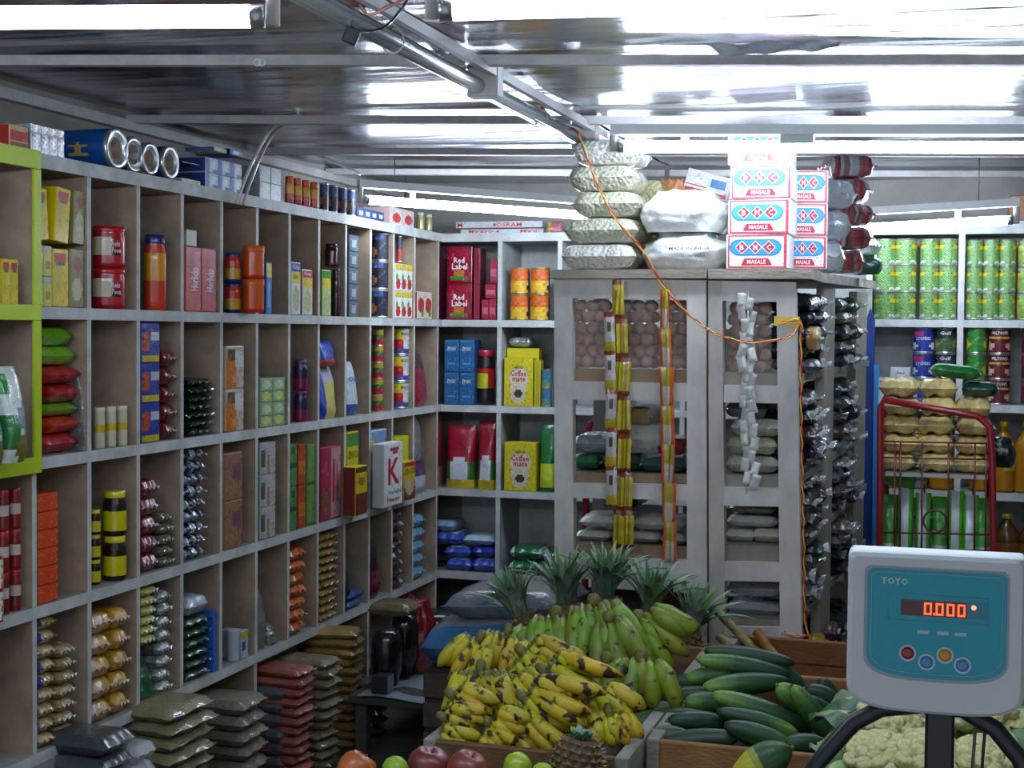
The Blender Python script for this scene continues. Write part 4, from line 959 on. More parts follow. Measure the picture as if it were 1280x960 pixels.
def sidepx(px, z=1.2):                      # where a picture column meets the rack's side line
    lo, hi = RY, 6.1
    for _ in range(30):
        m_ = (lo+hi)/2
        if proj(sx(m_), m_, z)[0] < px: lo = m_
        else: hi = m_
    return lo
for (p0, p1) in ((1031, 1043), (1070, 1083)):
    y0, y1 = sidepx(p0), sidepx(p1); x0, x1 = sx(y0)-.002, sx(y1)-.002
    plank('side_post', [(x0-.03,y0,0), (x0,y0,0), (x0,y0,TZB), (x0-.03,y0,TZB), (x1-.03,y1,0), (x1,y1,0), (x1,y1,TZB), (x1-.03,y1,TZB)], (166,158,148), rb)
xbl = xl+.02
plank('rear_post', [(xbl,RRY-.05,0), (xbl+.04,RRY-.05,0), (xbl+.04,RRY-.05,TZB), (xbl,RRY-.05,TZB), (xbl,RRY-.01,0), (xbl+.04,RRY-.01,0), (xbl+.04,RRY-.01,TZB), (xbl,RRY-.01,TZB)], (150,146,140), rb)
mk('price_sticker', MB().grid(lambda u, v: tuple(at(966+32*u, 401-12*v, Y=RY-.0015)-rb.location), 1, 1, (214,186,60)), card, rb)['label'] = 'yellow sticker tape on the post'

# bags of round brown balls behind the slats
ballm = mat('brown_ball', (190,140,104), rough=.65, mottle=.3, mscale=30, bump=.3, bscale=50)
def ball_bag(nx, nz, r, ny=2):
    def b():
        e = empty('bag_of_balls'); me = None; rnd_ = random.Random(nx*7+nz)
        for k in range(nz):
            for j in range(ny):
                for i in range(nx-(k+j) % 2*0):
                    q = MB()
                    x = (i-(nx-1)/2)*r*2.0+(r*.5 if (k+j) % 2 else -r*.3); y = (j-(ny-1)/2)*r*1.8; z = r+k*r*1.78
                    if me is None:
                        o = mk('ball', q.lathe([(r*math.sin(PI*t/8)+.0002, -r*math.cos(PI*t/8)*.92) for t in range(9)], (150,104,72), 12), ballm, e); me = o.data
                    else:
                        o = bpy.data.objects.new('ball', me); COL.objects.link(o); o.parent = e
                    o.location = (x+rnd_.uniform(-1,1)*r*.06, y, z); o.rotation_euler = (rnd_.uniform(-.5,.5), rnd_.uniform(-.5,.5), rnd_.uniform(0,6))
        w = nx*r*2+r*1.1; d = ny*r*1.8+r*.9; h = nz*r*1.78+r*.9
        q = MB(); sd = Vector((nx*1.1, nz*2.3, 0))
        def pos(u, v):
            a = 2*PI*u; c, s_ = math.cos(a), math.sin(a)
            c = abs(c)**.45*(1 if c > 0 else -1); s_ = abs(s_)**.45*(1 if s_ > 0 else -1)
            n = noise.noise(Vector((c*2, s_*2, v*5))+sd)*.006
            return (c*(w/2+n), s_*(d/2+n), v*h)
        mk('clear_bag_film', q.grid(pos, 32, 12, (230,235,240), wrap=True), film, e)
        return e
    return b
z = RAz[0]
BR = .0195
for k, (px, nx, lab) in enumerate(((739, 3, 'clear bag of brown balls at the left of the left rack'), (796, 3, 'clear bag of brown balls between the two sachet strips'), (843, 2, 'clear bag of brown balls right of the orange strip'))):
    put(('bb', nx), ball_bag(nx, 6, BR), (findX(px, RY+.11, z), RY+.11, z+.001), lab, 'bag', 'bags of brown balls')
put(('bb', 3), ball_bag(3, 6, BR), (findX(936, RY+.11, RBz[0]), RY+.11, RBz[0]+.001), 'clear bag of brown balls in the right rack behind the white strip', 'bag', 'bags of brown balls')
# grain bags lying behind the slats
def flat(px0, px1, ytop, ybot, Y, zbase, col, m, key, label, seed=0, dep=.2, turn=True, tie=.012, group=None, cat='bag', power=.35, name='grain_bag'):
    zb = at((px0+px1)/2, ybot, Y=Y).z if zbase is None else zbase
    x0, x1 = findX(px0, Y, zb), findX(px1, Y, zb); t = at((px0+px1)/2, ytop, Y=Y).z-at((px0+px1)/2, ybot, Y=Y).z
    return put(('flat', key), BG(name, col, m, seed, turn=turn, tie=tie, power=power)(x1-x0, dep, t), ((x0+x1)/2, Y+dep/2, zb), label, cat, group, (0, 0, random.uniform(-.06, .06)))
WG = (196,194,184); zz = RAz[2]
for k, (a_, b_, t, b2, nm) in enumerate(((722, 766, 667, 679, 'bottom left white grain bag in the left rack'), (770, 828, 665, 679, 'bottom middle white grain bag in the left rack'), (830, 860, 665, 679, 'bottom right white grain bag in the left rack'),
        (724, 790, 650, 665, 'top left white grain bag in the left rack'), (792, 858, 648, 664, 'top right white grain bag in the left rack'))):
    flat(a_, b_, t, b2, RY+.06, zz+.001 if k < 3 else zz+.043, WG, grain, ('ra', k), nm, k, group='white grain bags in the left rack')
zz = RAz[1]
for k, (a_, b_, t, b2, zo, c, m_, nm) in enumerate(((716, 750, 570, 589, 0, (40,110,60), wrap, 'green packet at the bottom left behind the slats'), (752, 800, 568, 589, 0, (50,90,70), wrap, 'dark green packet at the bottom centre behind the slats'), (804, 858, 571, 589, 0, (60,100,100), wrap, 'teal packet behind the orange strip'),
        (716, 770, 545, 569, .052, (170,180,185), foil, 'silvery clear bag on the green packet'), (772, 832, 530, 569, .052, WG, grain, 'large white grain bag in the middle of the left rack'), (786, 815, 505, 530, .14, (170,140,100), wrap, 'tan bag on top of the large grain bag'), (818, 856, 548, 571, .052, (150,50,50), wrap, 'dark red packet beside the large grain bag'))):
    flat(a_, b_, t, b2, RY+.07, zz+.001+zo, c, m_, ('rm', k), nm, 10+k)
flat(760, 800, 640, 655, RY+.2, RAz[2]+.09, (60,50,50), wrap, 'dkp', 'dark packet behind the upper grain bags', 3)
for k, (a_, b_, t, b2, row, zo, c, m_, nm) in enumerate(((908, 974, 566, 588, 1, 0, WG, grain, 'bottom grain bag in the right rack second opening'), (910, 972, 545, 568, 1, .055, (200,196,160), grain, 'cream grain bag in the right rack second opening'), (912, 975, 522, 545, 1, .11, WG, grain, 'upper grain bag in the right rack second opening'), (906, 958, 500, 522, 1, .165, (130,130,134), foil, 'dark clear bag at the top of the second opening'),
        (908, 945, 660, 675, 2, 0, WG, grain, 'small flat grain bag at the left in the third opening'), (944, 980, 657, 675, 2, 0, (196,190,170), grain, 'cream grain bag at the right in the third opening'), (910, 974, 643, 658, 2, .045, WG, grain, 'grain bag on the two flat ones in the third opening'), (914, 972, 628, 643, 2, .085, (150,150,150), foil, 'silver bag at the top of the third opening'),
        (912, 980, 752, 768, 3, 0, (180,184,186), cloudy, 'cloudy plastic sack bottom of the lowest opening'), (914, 980, 730, 752, 3, .055, (180,184,186), grain, 'greyish white sack in the lowest opening'))):
    flat(a_, b_, t, b2, RY+.06, RBz[row]+.002+zo, c, m_, ('rb', k), nm, 30+k)

# the open side of the right rack: silver-grey packets with clear fins poking out
random.seed(11)
shades = [(110,112,118), (60,62,74), (136,138,142), (44,48,54), (100,86,86), (80,90,86), (140,136,130), (54,44,64)]
nn = 0
rows_ = [(TZB, RBz[0], 470.6, 442, 5), (0, RBz[1], 590, 530, 5), (0, RBz[2], 680, 596, 4), (0, RBz[3], 775, 665, 4), (0, RBz[3]-.27, 850, 740, 3)]
SHN = ['grey', 'dark', 'light grey', 'black', 'brownish', 'greenish', 'cream grey', 'violet']
ROWN = ['top', 'second', 'third', 'fourth', 'lowest']
for r_i, (_, zf, f0, f1, nlay) in enumerate(rows_):
    for c_i, (pa, pb) in enumerate(((1004, 1031), (1044, 1070))):
        ya, yb = sidepx(pa), sidepx(pb); yc = (ya+yb)/2
        for h_ in range(2):
            y_ = ya+(yb-ya)*(.27+.46*h_)
            zr = at(1080, f1, Y=RRY).z if r_i < 4 else zf
            zb = zf+(zr-zf)*(y_-RY)/(RRY-RY)+.002
            for l_ in range(nlay):
                ci = random.randrange(8) if (r_i, c_i) != (0, 0) else random.choice([1, 3, 7, 0])
                key = ('sp', ci, l_ % 3, c_i)
                t_ = .040+.008*(l_ % 3)
                o = put(key, BG('shiny_packet', shades[ci], foil, ci*3+l_, tie=.034, power=.5, rough=.5)(min(.16, .43*(yb-ya)), .14, t_), (sx(y_)-.062+random.uniform(-.02, .03), y_, zb),
                        '%s shiny packet, %s shelf of the rack side, %s stack, %s' % (SHN[ci], ROWN[r_i], ['front', 'second', 'third', 'rear'][c_i*2+h_], level(l_, nlay)), 'packet', 'shiny packets on the rack side',
                        (random.uniform(-.03, .03), random.uniform(-.10, .0), PI/2+random.uniform(-.12, .12)))
                zb += t_*1.0
flat(1006, 1022, 395, 425, RY+.1, RBz[0]+.07, (190,150,90), wrap, 'sb', 'yellowish packet at the rack side top shelf front', 3, dep=.1)
flat(1014, 1036, 783, 803, RY+.35, RBz[3]-.16, (206,170,20), wrap, 'sy', 'bright yellow crumpled packet low on the rack side', 5, dep=.1)
flat(1034, 1052, 780, 800, RY+.55, RBz[3]-.16, (110,60,76), wrap, 'sm', 'maroon crumpled packet low on the rack side', 6, dep=.1)

# ---------- on top of the racks
z = TZ+.03
puff = mat('bagged_puffs', rough=.45, coat=.6, voro=1.0, vscale=85, mottle=.12, mscale=40)
for k, (a_, b_, c) in enumerate(((693, 795, (216,214,204)), (698, 800, (210,208,180)), (706, 800, (212,208,180)), (700, 795, (214,210,186)), (704, 800, (218,216,204)))):
    x0, x1 = findX(a_, RY+.02, z), findX(b_, RY+.02, z)
    put(('sk', k), BG('puffed_grain_bag', c, puff, k, turn=True, tie=.014, power=.35)(x1-x0-.03, .24, .079), ((x0+x1)/2, RY+.12, z+k*.0795), 'white clear bag of puffed grain, %s' % level(k, 5), 'bag', 'puffed grain bags on the left rack', (0, 0, .03*(-1)**k))
for k in range(4):
    x0, x1 = findX(788, RY+.3, z), findX(826, RY+.3, z)
    put(('sk2', 0), BG('puffed_grain_bag', (206,198,150), puff, 9, tie=.012, power=.35)(.14, .17, .074), (findX(804, RY+.33, z), RY+.35, z+.001+k*.0745+.02*0), 'yellowish bag of puffed grain in the rear stack, %s' % level(k, 4), 'bag', 'yellowish puffed grain bags', (0, 0, .05*(-1)**k))
def floppy(name, w, d, h, col, seed, prints=()):
    def b():
        e = empty(name)
        def pos(u, v):
            a = 2*PI*u; c, s_ = math.cos(a), math.sin(a)
            c = abs(c)**.7*(1 if c > 0 else -1); s_ = abs(s_)**.7*(1 if s_ > 0 else -1)
            k = .86+.22*math.sin(PI*min(1, v*1.25))-.55*max(0, v-.6)
            n = noise.noise(Vector((c*2, s_*2, v*3+seed)))*.13+abs(noise.noise(Vector((c*5, s_*5, v*4+seed))))*.09+noise.noise(Vector((c*12, s_*12, v*9+seed)))*.03
            return (c*w/2*(k+n), s_*d/2*(k+n), h*(v**.85)*(1+n*.5*v))
        q = MB().grid(pos, 64, 26, col, wrap=True)
        o = len(q.v)-64; q.f.append(tuple(range(o, o+64))); q.c.append(col); q.sm.append(True)
        mk('sheet', q, wrap, e)
        if prints:
            t = MB()
            for s_, x, v, tw, th, tc in prints:
                t.text(s_, x*w, v*h, tw*w, th*h, tc, lambda a, c: (a, -d/2*1.12-.004, c))
            mk('print', t, ink, e)
        return e
    return b
x0 = findX(851, RY+.03, z)
put('wb1', floppy('plastic_bag', .245, .24, .115, (204,204,200), 2, ((' MADE IN INDIA ', .1, .52, .5, .07, (110,80,60)),)), (x0, RY+.13, z), 'white plastic bag with yellow print, under the other white bag', 'bag')
put('wb2', floppy('plastic_bag', .25, .24, .125, (216,216,212), 5), (x0-.01, RY+.13, z+.112), 'white plastic bag lying on top of the printed one', 'bag')
RBX = PT((226,226,226), ('r',0,1,.93,1,(200,60,80)), ('r',0,1,0,.05,(200,60,80)), ('r',0,.03,0,1,(200,60,80)), ('r',.95,1,0,1,(200,60,80)))
def masala(w, d, h):
    def b():
        e = carton('spice_carton', w, d, h, (226,226,226), (216,216,216), RBX, nu=40, nv=20)()
        y = -d/2-.0016; t = MB()
        N_ = 40                                                     # blue rounded plate
        def plate(s_, y_, col):
            pts = []
            for i in range(N_):
                a = 2*PI*i/N_; cx = (.26*w if math.cos(a) > 0 else -.26*w); r = .235*h*s_
                pts.append((cx+r*math.cos(a)*1.2-.03*w, y_, h*.62+r*math.sin(a)))
            t.add(pts, [tuple(range(N_))], col)
        plate(1, y, (30,130,190)); plate(.85, y-.0003, (60,150,200))
        for i in (-1, 0, 1):
            cx = i*.215*w-.03*w; cz = h*.62; a = .112*w; bb = .20*h
            t.add([(cx-a, y-.0006, cz), (cx, y-.0006, cz-bb), (cx+a, y-.0006, cz), (cx, y-.0006, cz+bb)], [(0,1,2,3)], WHT)
            a *= .84; bb *= .84
            t.add([(cx-a, y-.0009, cz), (cx, y-.0009, cz-bb), (cx+a, y-.0009, cz), (cx, y-.0009, cz+bb)], [(0,1,2,3)], (190,30,60))
            t.text('BMC'[i+1], cx, cz, .07*w, .16*h, WHT, lambda a_, c_: (a_, y-.0013, c_))
        t.add([(-.26*w, y-.0003, h*.1), (.24*w, y-.0003, h*.1), (.18*w, y-.0003, h*.3), (-.2*w, y-.0003, h*.3)], [(0,1,2,3)], (196,24,60))
        t.text('MASALE', -.01*w, h*.2, .3*w, h*.12, WHT, lambda a_, c_: (a_, y-.0008, c_))
        mk('logo_print', t, ink, e)
        return e
    return b
zb = TZB+.031; x0, x1 = findX(906, RY+.02, zb), findX(984, RY+.02, zb); bh = at(945, 288, Y=RY+.02).z-at(945, 331, Y=RY+.02).z
for k in range(4):
    put('bmc', masala(x1-x0, .16, bh), ((x0+x1)/2+(-.004, .002, .004, -.002)[k], RY+.10, zb+k*(bh+.001)), 'white spice carton with blue plate and red diamonds, %s' % level(k, 4), 'box', 'spice cartons stacked on the right rack', (0, 0, (.01, -.015, .02, -.01)[k]))
for k in range(3):
    y_ = RY+.34; x_ = findX(1004, y_, zb)
    put('bmc2', masala((x1-x0)*.8, .14, bh), (x_-.02, y_+.03, zb+k*(bh+.001)+.012), 'spice carton wrapped in clear film behind the front stack, %s' % level(k, 3), 'box', 'film wrapped spice cartons', (0, 0, .25))
for k in range(3):
    put('wrapf', BG('clear_wrapper', (196,200,204), foil, 4, tie=.02, power=.4)(.13, .16, .10), (findX(1026, RY+.62, zb), RY+.68, zb+.014+k*.105), 'crumpled clear packet at the rack top beside the wrapped cartons, %s' % level(k, 3), 'packet', 'clear packets on the rack top', (0, 0, .4*k))
rc = lambda u, v: ((150,36,50), (120,96,96), (150,60,66), (140,146,150), (96,50,56), (160,164,168))[int(abs(math.sin(u*91+v*57)*999)) % 6]
for k in range(5):
    put('redp', BG('red_sweet_packet', rc, wrap, 5, tie=.02, power=.4)(.14, .16, .082), (findX(1052, RY+.95, zb), RY+1.0, zb+.024+k*.084), 'clear packet with red pieces in the rear stack, %s' % level(k, 5), 'packet', 'red packets on the rack top', (0, 0, .5*k))
for k in range(2):
    put('clrp', BG('clear_wrapper', (170,176,176), foil, 6, tie=.03, power=.4)(.15, .16, .07), (findX(1066, RY+1.3, zb), RY+1.32, zb+.034+k*.072), 'clear packet at the far end of the rack top, %s' % level(k, 2), 'packet', 'far clear packets', (0, 0, .3+k))
put('grn', floppy('green_plastic_scrap', .10, .08, .07, (10,80,60), 8), (findX(1080, RY+1.2, zb)+.005, RY+1.12, zb+.028), 'dark green plastic scrap hanging over the rack corner', 'scrap')
xq = findX(877, RY+.36, z)
o = put('tc1', CT('white_carton', (226,222,206), (216,212,200), PT((228,226,220), ('r',0,1,.7,.86,(226,200,90)), ('r',0,.04,0,1,(200,80,80)), ('r',.5,.9,.1,.5,(206,200,196))))(.16, .12, .13), (xq+.005, RY+.38, z+.10), 'white carton with yellow band leaning behind the white bags', 'box', None, (0, .12, .1))
put('tc0', CT('brown_box', (190,140,100), (180,130,90))(.24, .2, .098), (xq-.03, RY+.38, z+.001), 'plain brown carton hidden behind the white bags', 'box')
put('tc2', CT('red_white_carton', (224,220,218), (200,60,70), PT((226,224,222), ('r',0,1,0,.14,(200,60,80)), ('r',.6,.95,.4,.8,(50,120,180)), ('r',0,.5,.3,.36,(200,80,90))))(.15, .11, .07), (xq+.01, RY+.38, z+.25), 'red edged white carton tilted on the leaning one', 'box', None, (0, .28, -.1))
put('tc3', floppy('brown_paper_bag', .13, .12, .2, (196,130,80), 11), (xq-.095, RY+.37, z+.10), 'brown bag between the puffed grain and the tilted cartons', 'bag')

# ---------- hanging strips
def strip(name, n, pw, ph, cols, sway, m=wrap, pairs=1, seed=0, gap=1.0):
    def b():
        e = empty(name); rr = random.Random(seed)
        mk('tie', MB().tube([(0,0,.0), (.002,-.002,-.01), (0,0,-.03)], .0025, (160,150,60), 6), ink, e)
        for j in range(pairs):
            for k in range(n):
                c = cols(j, k) if callable(cols) else cols
                q = pillow_mb(pw, ph*1.02, pw*.28, c, seed+k+j*3, .09, 6, 8, .1)
                o = mk('sachet', q, m, e)
                xx = (j-(pairs-1)/2)*pw*gap*min(1, .25+k*.5)+sway(k)
                o.location = (xx, -.012-(j % 2)*.01, -.02-ph*(k+.5)); o.rotation_euler = (PI/2+rr.uniform(-.06, .06), rr.uniform(-.05, .05), rr.uniform(-.3, .3)+(1.1 if j % 2 and pairs > 1 else 0))
        return e
    return b
def hangpos(px, py, Y): return at(px, py, Y=Y)
yc1 = lambda j, k: (lambda u, v: (120,50,24) if v > .86 or v < .1 else (196,178,30) if abs(u-.5) > .18 else (150,120,30))
whs = lambda j, k: (lambda u, v: (190,170,30) if v < .2 else (150,60,30) if v > .85 else (90,60,40) if (u-.5)**2*9+(v-.65)**2*30 < .4 else (190,184,176))
put('st1', strip('sachet_strip', 7, .030, .115, yc1, lambda k: .010+.004*k, pairs=3, gap=.55), hangpos(768, 340, RY-.012), 'long strip of yellow sachets hanging from the left rack top', 'sachet strip')
put('st2', strip('sachet_strip', 5, .036, .115, whs, lambda k: -.004+.003*k, seed=4), hangpos(764, 380, RY-.028), 'strip of white and brown sachets hanging beside the yellow ones', 'sachet strip')
org = lambda j, k: (lambda u, v: (206,90,30) if (u < .4) == (j == 0) else (170,160,40) if v > .5 else (190,180,160))
put('st3', strip('sachet_strip', 7, .028, .115, org, lambda k: .004*k, pairs=2, gap=.62, seed=9), hangpos(831, 350, RY-.012), 'long strip of orange sachets on the left rack', 'sachet strip')
def tagstrip():
    e = empty('garlic_strip'); rr = random.Random(3)
    mk('string', MB().tube([(0,0,0), (.002,-.006,-.2), (.004,-.006,-.6)], .0018, (210,210,200), 5), ink, e)
    for k in range(15):
        for j in range(2):
            c = rr.choice([(206,208,200), (190,194,184), (214,214,206)]); s_ = rr.uniform(.85, 1.15)
            o = mk('paper_sachet', pillow_mb(.026*s_, .040*s_, .010, c, k+j*7, .06, 5, 6, .3), wrap, e, ((j-.5)*.022+rr.uniform(-.006, .006)+.001*k, -.014-rr.uniform(0, .006), -.03-.037*k-j*.012))
            o.rotation_euler = (PI/2+rr.uniform(-.2, .2), rr.uniform(-.35, .35), rr.uniform(-.5, .5))
    return e
put('gs', tagstrip, hangpos(933, 357, RY-.004), 'string of small white paper sachets on the right rack', 'sachet strip')

# ---------- twisted red and yellow flex
def twist(pts, r=.0028, turns=60, label=None, name='twisted_flex', cols=((214,40,50), (214,190,60))):
    P = [Vector(p) for p in pts]; out = []
    n = len(P)
    for i in range(n-1):                     # Catmull-Rom
        p0, p1, p2, p3 = P[max(0, i-1)], P[i], P[i+1], P[min(n-1, i+2)]
        for k in range(12):
            t = k/12; out.append(.5*((2*p1)+(p2-p0)*t+(2*p0-5*p1+4*p2-p3)*t*t+(3*p1-p0-3*p2+p3)*t**3))
    out.append(P[-1])
    e = empty(name, P[0]); tag(e, label, 'cable')
    L_ = 0; fine = []
    for a, b_ in zip(out, out[1:]):
        m_ = max(1, int((b_-a).length/.006))
        for k in range(m_): fine.append(a.lerp(b_, k/m_))
    for j, c in enumerate(cols):
        pp = []
        for i, p in enumerate(fine):
            ph = i*.55+PI*j; pp.append(p-P[0]+Vector((math.cos(ph)*r*.9, math.sin(ph)*r*.4, math.sin(ph)*r*.9)))
        mk('strand', MB().tube(pp, r*.75, c, 5), plast, e)
    return e
Yf = RY-.06
twist([at(718,165,Y=Yf-.05), at(736,215,Y=Yf-.05), at(765,270,Y=Yf-.06), at(800,310,Y=Yf-.02), at(830,358,Y=Yf+.02), at(880,405,Y=Yf+.03), at(935,422,Y=Yf-.0), at(985,414,Y=Yf+.04), at(997,398,Y=RY-.005)],
      label='red and yellow twisted flex swinging from the pipe to the right rack')
twist([at(972,398,Y=RY-.006), at(998,394,Y=RY-.006), at(1000,420,Y=RY-.006), at(1001,470,Y=RY-.006), at(1004,560,Y=RY-.006), at(1009,680,Y=RY-.006), at(1012,765,Y=RY-.006), at(1022,803,Y=RY-.006)],
      label='red and yellow twisted flex running down the right rack post')
twist([at(984,783,Y=RY-.012), at(1000,788,Y=RY-.012), at(1014,787,Y=RY-.012)], label='short red and yellow flex loop low on the right rack post')

# ================================================================ BLUE BOARD AND RED WIRE TROLLEY
yb_ = RRY+.06
q = MB(); P = [at(x, y, Y=yb_) for x, y in ((1081,392), (1086,376), (1092,392), (1094,700), (1082,700))]
P[3].z = P[4].z = 0
q.add([tuple(p) for p in P]+[tuple(p+Vector((0,.03,0))) for p in P], [(4,3,2,1,0), (5,6,7,8,9), (0,1,6,5), (1,2,7,6), (2,3,8,7), (3,4,9,8), (4,0,5,9)], (24,60,140))
tag(mk('blue_board', q, satin), 'tall narrow blue board with pointed top beside the rack', 'board')
q = MB(); P = [at(x, y, Y=yb_-.02) for x, y in ((1092,447), (1098,447), (1101,700), (1095,700))]; P[2].z = P[3].z = 0
q.add([tuple(p) for p in P]+[tuple(p+Vector((0,.012,0))) for p in P], [(3,2,1,0), (4,5,6,7), (0,1,5,4), (1,2,6,5), (2,3,7,6), (3,0,4,7)], (40,140,210))
tag(mk('light_blue_strip', q, satin), 'thin light blue strip beside the tall blue board', 'board')
CY = 4.85; CD = .42; MRN = (140,16,34)
redpaint = mat('red_enamel', rough=.3, coat=.4, mottle=.1, mscale=12)
tr = empty('wire_trolley', at(1172, 700, Y=CY)); tr.location.z = 0
tag(tr, 'dark red tubular wire trolley holding yellow and green snack bags', 'trolley')
def tp(x, y, Y=CY): return at(x, y, Y=Y)-tr.location
def dn(v): w = v.copy(); w.z = .0; return w
A = tp(1101, 492); B = tp(1222, 509); Cc = tp(1238, 522); D = tp(1242, 560); E_ = tp(1246, 690)
mk('front_frame', MB().tube([dn(tp(1104, 700)), tp(1103, 640), tp(1101, 500), A+Vector((.008,0,.004)), B, Cc, D, E_, dn(E_)], .0115, MRN, 10), redpaint, tr)
off = Vector((0, CD, 0))
mk('rear_frame', MB().tube([dn(tp(1104, 700))+off, tp(1103, 640)+off, A+off, B+off, Cc+off, D+off, dn(E_)+off], .0115, MRN, 10), redpaint, tr)
W0 = tp(1103, 600); W1 = tp(1243, 600)
def wire(name, pts, r=.003): return mk(name, MB().tube(pts, r, (110,20,34), 6), redpaint, tr)
for y in (543, 563, 657, 677): wire('wire', [tp(1103, y), tp(1243, y)])
for y in (543, 657): wire('wire', [tp(1103, y)+off, tp(1243, y)+off])
for x in (1120, 1127, 1154, 1187, 1220, 1234): wire('wire', [tp(x, 543), tp(x+2, 700)])
for x in (1120, 1154, 1187, 1220): wire('wire', [tp(x, 543)+off, tp(x+2, 700)+off])
for x in (1103, 1243):
    for y in (543, 657): wire('side_wire', [tp(x, y), tp(x, y)+off])
c = tp(1172, 641)+Vector((0, -.008, 0))
mk('ring', MB().tube([c+Vector((.036*math.cos(2*PI*i/20), 0, .036*math.sin(2*PI*i/20))) for i in range(21)], .004, (90,30,34), 6, cap=False), redpaint, tr)
def tray(z, col, name):
    a, b_ = W0.x+.014, W1.x-.014
    return mk(name, MB().box(a, b_, .014, CD-.014, z-.012, z, col), satin, tr)
zt1 = at(1172, 583, Y=CY).z; zt2 = at(1172, 700, Y=CY).z
tray(zt1, (170,166,160), 'tray'); tray(zt2, (120,30,40), 'tray')
lump = mat('lumpy_snack', rough=.4, coat=.9, voro=.7, vscale=32, bump=1, bscale=34, mottle=.45, mscale=16)
zc = zt1+.001
cols3 = [(1127, .117), (1172, .117), (1216, .112)]
for k in range(5):
    for j, (px, w_) in enumerate(cols3):
        if k == 4 and j == 2: continue
        nm = 'clear bag of pale yellow puffs on the red trolley, %s' % cell(k, 5, j, 3)
        put(('yb', j), BG('puff_bag', (222,196,126), lump, 40+j, turn=(j != 1), tie=.012, power=.5, rough=.42, nu=16, nv=18)(w_, .24, .060), (findX(px, CY+.15, zc), CY+.155, zc+k*.0615), nm, 'bag', 'pale yellow puff bags', (0, 0, random.uniform(-.1, .1)))
put('gt1', BG('green_packet', lambda u, v: (206,206,206) if (u-.5)**2+(v-.5)**2 < .07 else (20,110,50), wrap, 5, turn=True, tie=.012)(.16, .14, .045), (findX(1193, CY+.14, 1.3), CY+.15, zt1+.309), 'green and white packet on top of the yellow puff bags', 'packet', None, (0, .1, 0))
put('gt2', BG('dark_green_packet', (16,60,50), wrap, 7, turn=True, tie=.012)(.11, .14, .05), (findX(1225, CY+.14, 1.3), CY+.17, zt1+.249), 'dark green packet at the top right of the yellow puff bags', 'packet')
put('gt3', floppy('dark_bag', .09, .1, .1, (22,36,34), 3), (findX(1252, CY+.3, 1.2), CY+.30, 1.06), 'dark bag hanging outside the trolley on its right', 'bag')
zg = zt2+.001
GWu = lambda u, v: (190,200,204) if .3 < u < .62 else (90,180,40)
for k, (px, h_) in enumerate(((1115, .22), (1135, .24), (1157, .23), (1178, .24), (1198, .23), (1216, .25), (1232, .27))):
    put(('gu', k % 3), UP('green_snack_bag', GWu if k % 3 else (lambda u, v: (60,150,50) if v > .3 else (190,196,200)), wrap, 60+k % 3)(.052, .1, h_), (findX(px, CY+.1, zg), CY+.12, zg), 'green and white upright bag in the trolley, %s' % (ORD[k]+' from the left'), 'bag', 'green and white upright bags')
put('gf', BG('green_flat_bag', lambda u, v: (180,190,190) if v < .25 else (70,160,50), wrap, 66, turn=True, tie=.012)(.15, .15, .07), (findX(1130, CY+.15, zg), CY+.15, zg+.245), 'green bag lying over the upright ones at the trolley left', 'bag', None, (0, .1, 0))
put('gf2', BG('dark_green_snack', lambda u, v: (30,100,50) if (int(u*7)+int(v*5)) % 2 else (110,150,110), foil, 67, turn=True, tie=.012)(.15, .1, .06), (findX(1153, CY-.03, zg), CY-.075, zg), 'shiny dark green packet low in front of the trolley', 'packet')
box_t = put('trst', CT('grey_crate', (110,110,108), None, None)(.2, .09, .08), (findX(1153, CY-.03, zg), CY-.075, 0), 'small grey crate at the foot of the trolley', 'crate')
box_t.scale = (1, 1, (zg-.0)/.08)
# red pipe seen through the left rack
rp = empty('red_rack', (findX(735, RY+.62, 1), RY+.62, 0)); tag(rp, 'dark red tubular stand glimpsed through the left rack', 'stand')
zt = at(740, 521, Y=RY+.62).z
mk('tube', MB().tube([(0,0,0), (0,0,zt-.06), (.012,0,zt-.02), (.05,0,zt), (.24,0,zt), (.29,0,zt-.03), (.3,0,zt-.08), (.3,0,0)], .012, (150,16,36), 10), redpaint, rp)

# ================================================================ FLOOR STACKS UNDER THE LEFT SHELF
def fstack(px, X, ytop, t, w, d, col, m, name, lab, seed, zmin=0.0, jit=.08):
    ztop = at(px, ytop, X=X).z; n = max(1, int(round((ztop-zmin)/t))); t2 = (ztop-zmin)/n
    y = findY(px, X, ztop-.1)
    for k in range(n):
        put((lab, k % 3), BG(name, col, m, seed+k % 3, tie=.01, power=.3)(w, d, t2*.99), (X-d/2+.01+random.uniform(-.008, .012), y+random.uniform(-.008, .008), zmin+k*t2), lab+', '+level(k, n), 'bag', lab.split(',')[0], (0, 0, PI/2+random.uniform(-jit, jit)))
fstack(155, -2.02, 925, .05, .15, .26, (70,72,78), wrap, 'dark_bag', 'dark plastic bag in the floor stack nearest the left edge', 70)
fstack(192, -2.00, 935, .05, .09, .2, (84,96,88), cloudy, 'cloudy_bag', 'small cloudy bag beside the dark floor stack', 71)
fstack(250, -2.03, 884, .043, .24, .28, (140,132,96), grain, 'grain_bag', 'olive grain bag in the wide floor stack', 72)
fstack(325, -2.03, 876, .045, .17, .26, (120,110,92), grain, 'grain_bag', 'brown grey grain bag in the second floor stack', 75)
fstack(362, -2.10, 862, .045, .06, .2, (90,94,98), wrap, 'dark_bag', 'dark grey bag in the narrow floor stack', 78)
fstack(388, -2.04, 838, .032, .12, .2, (156,84,70), grain, 'lentil_bag', 'reddish lentil bag in the floor stack', 81, jit=.2)
fstack(421, -2.02, 826, .034, .12, .2, (130,118,88), grain, 'grain_bag', 'olive brown bag in the floor stack right of the lentils', 84, jit=.25)
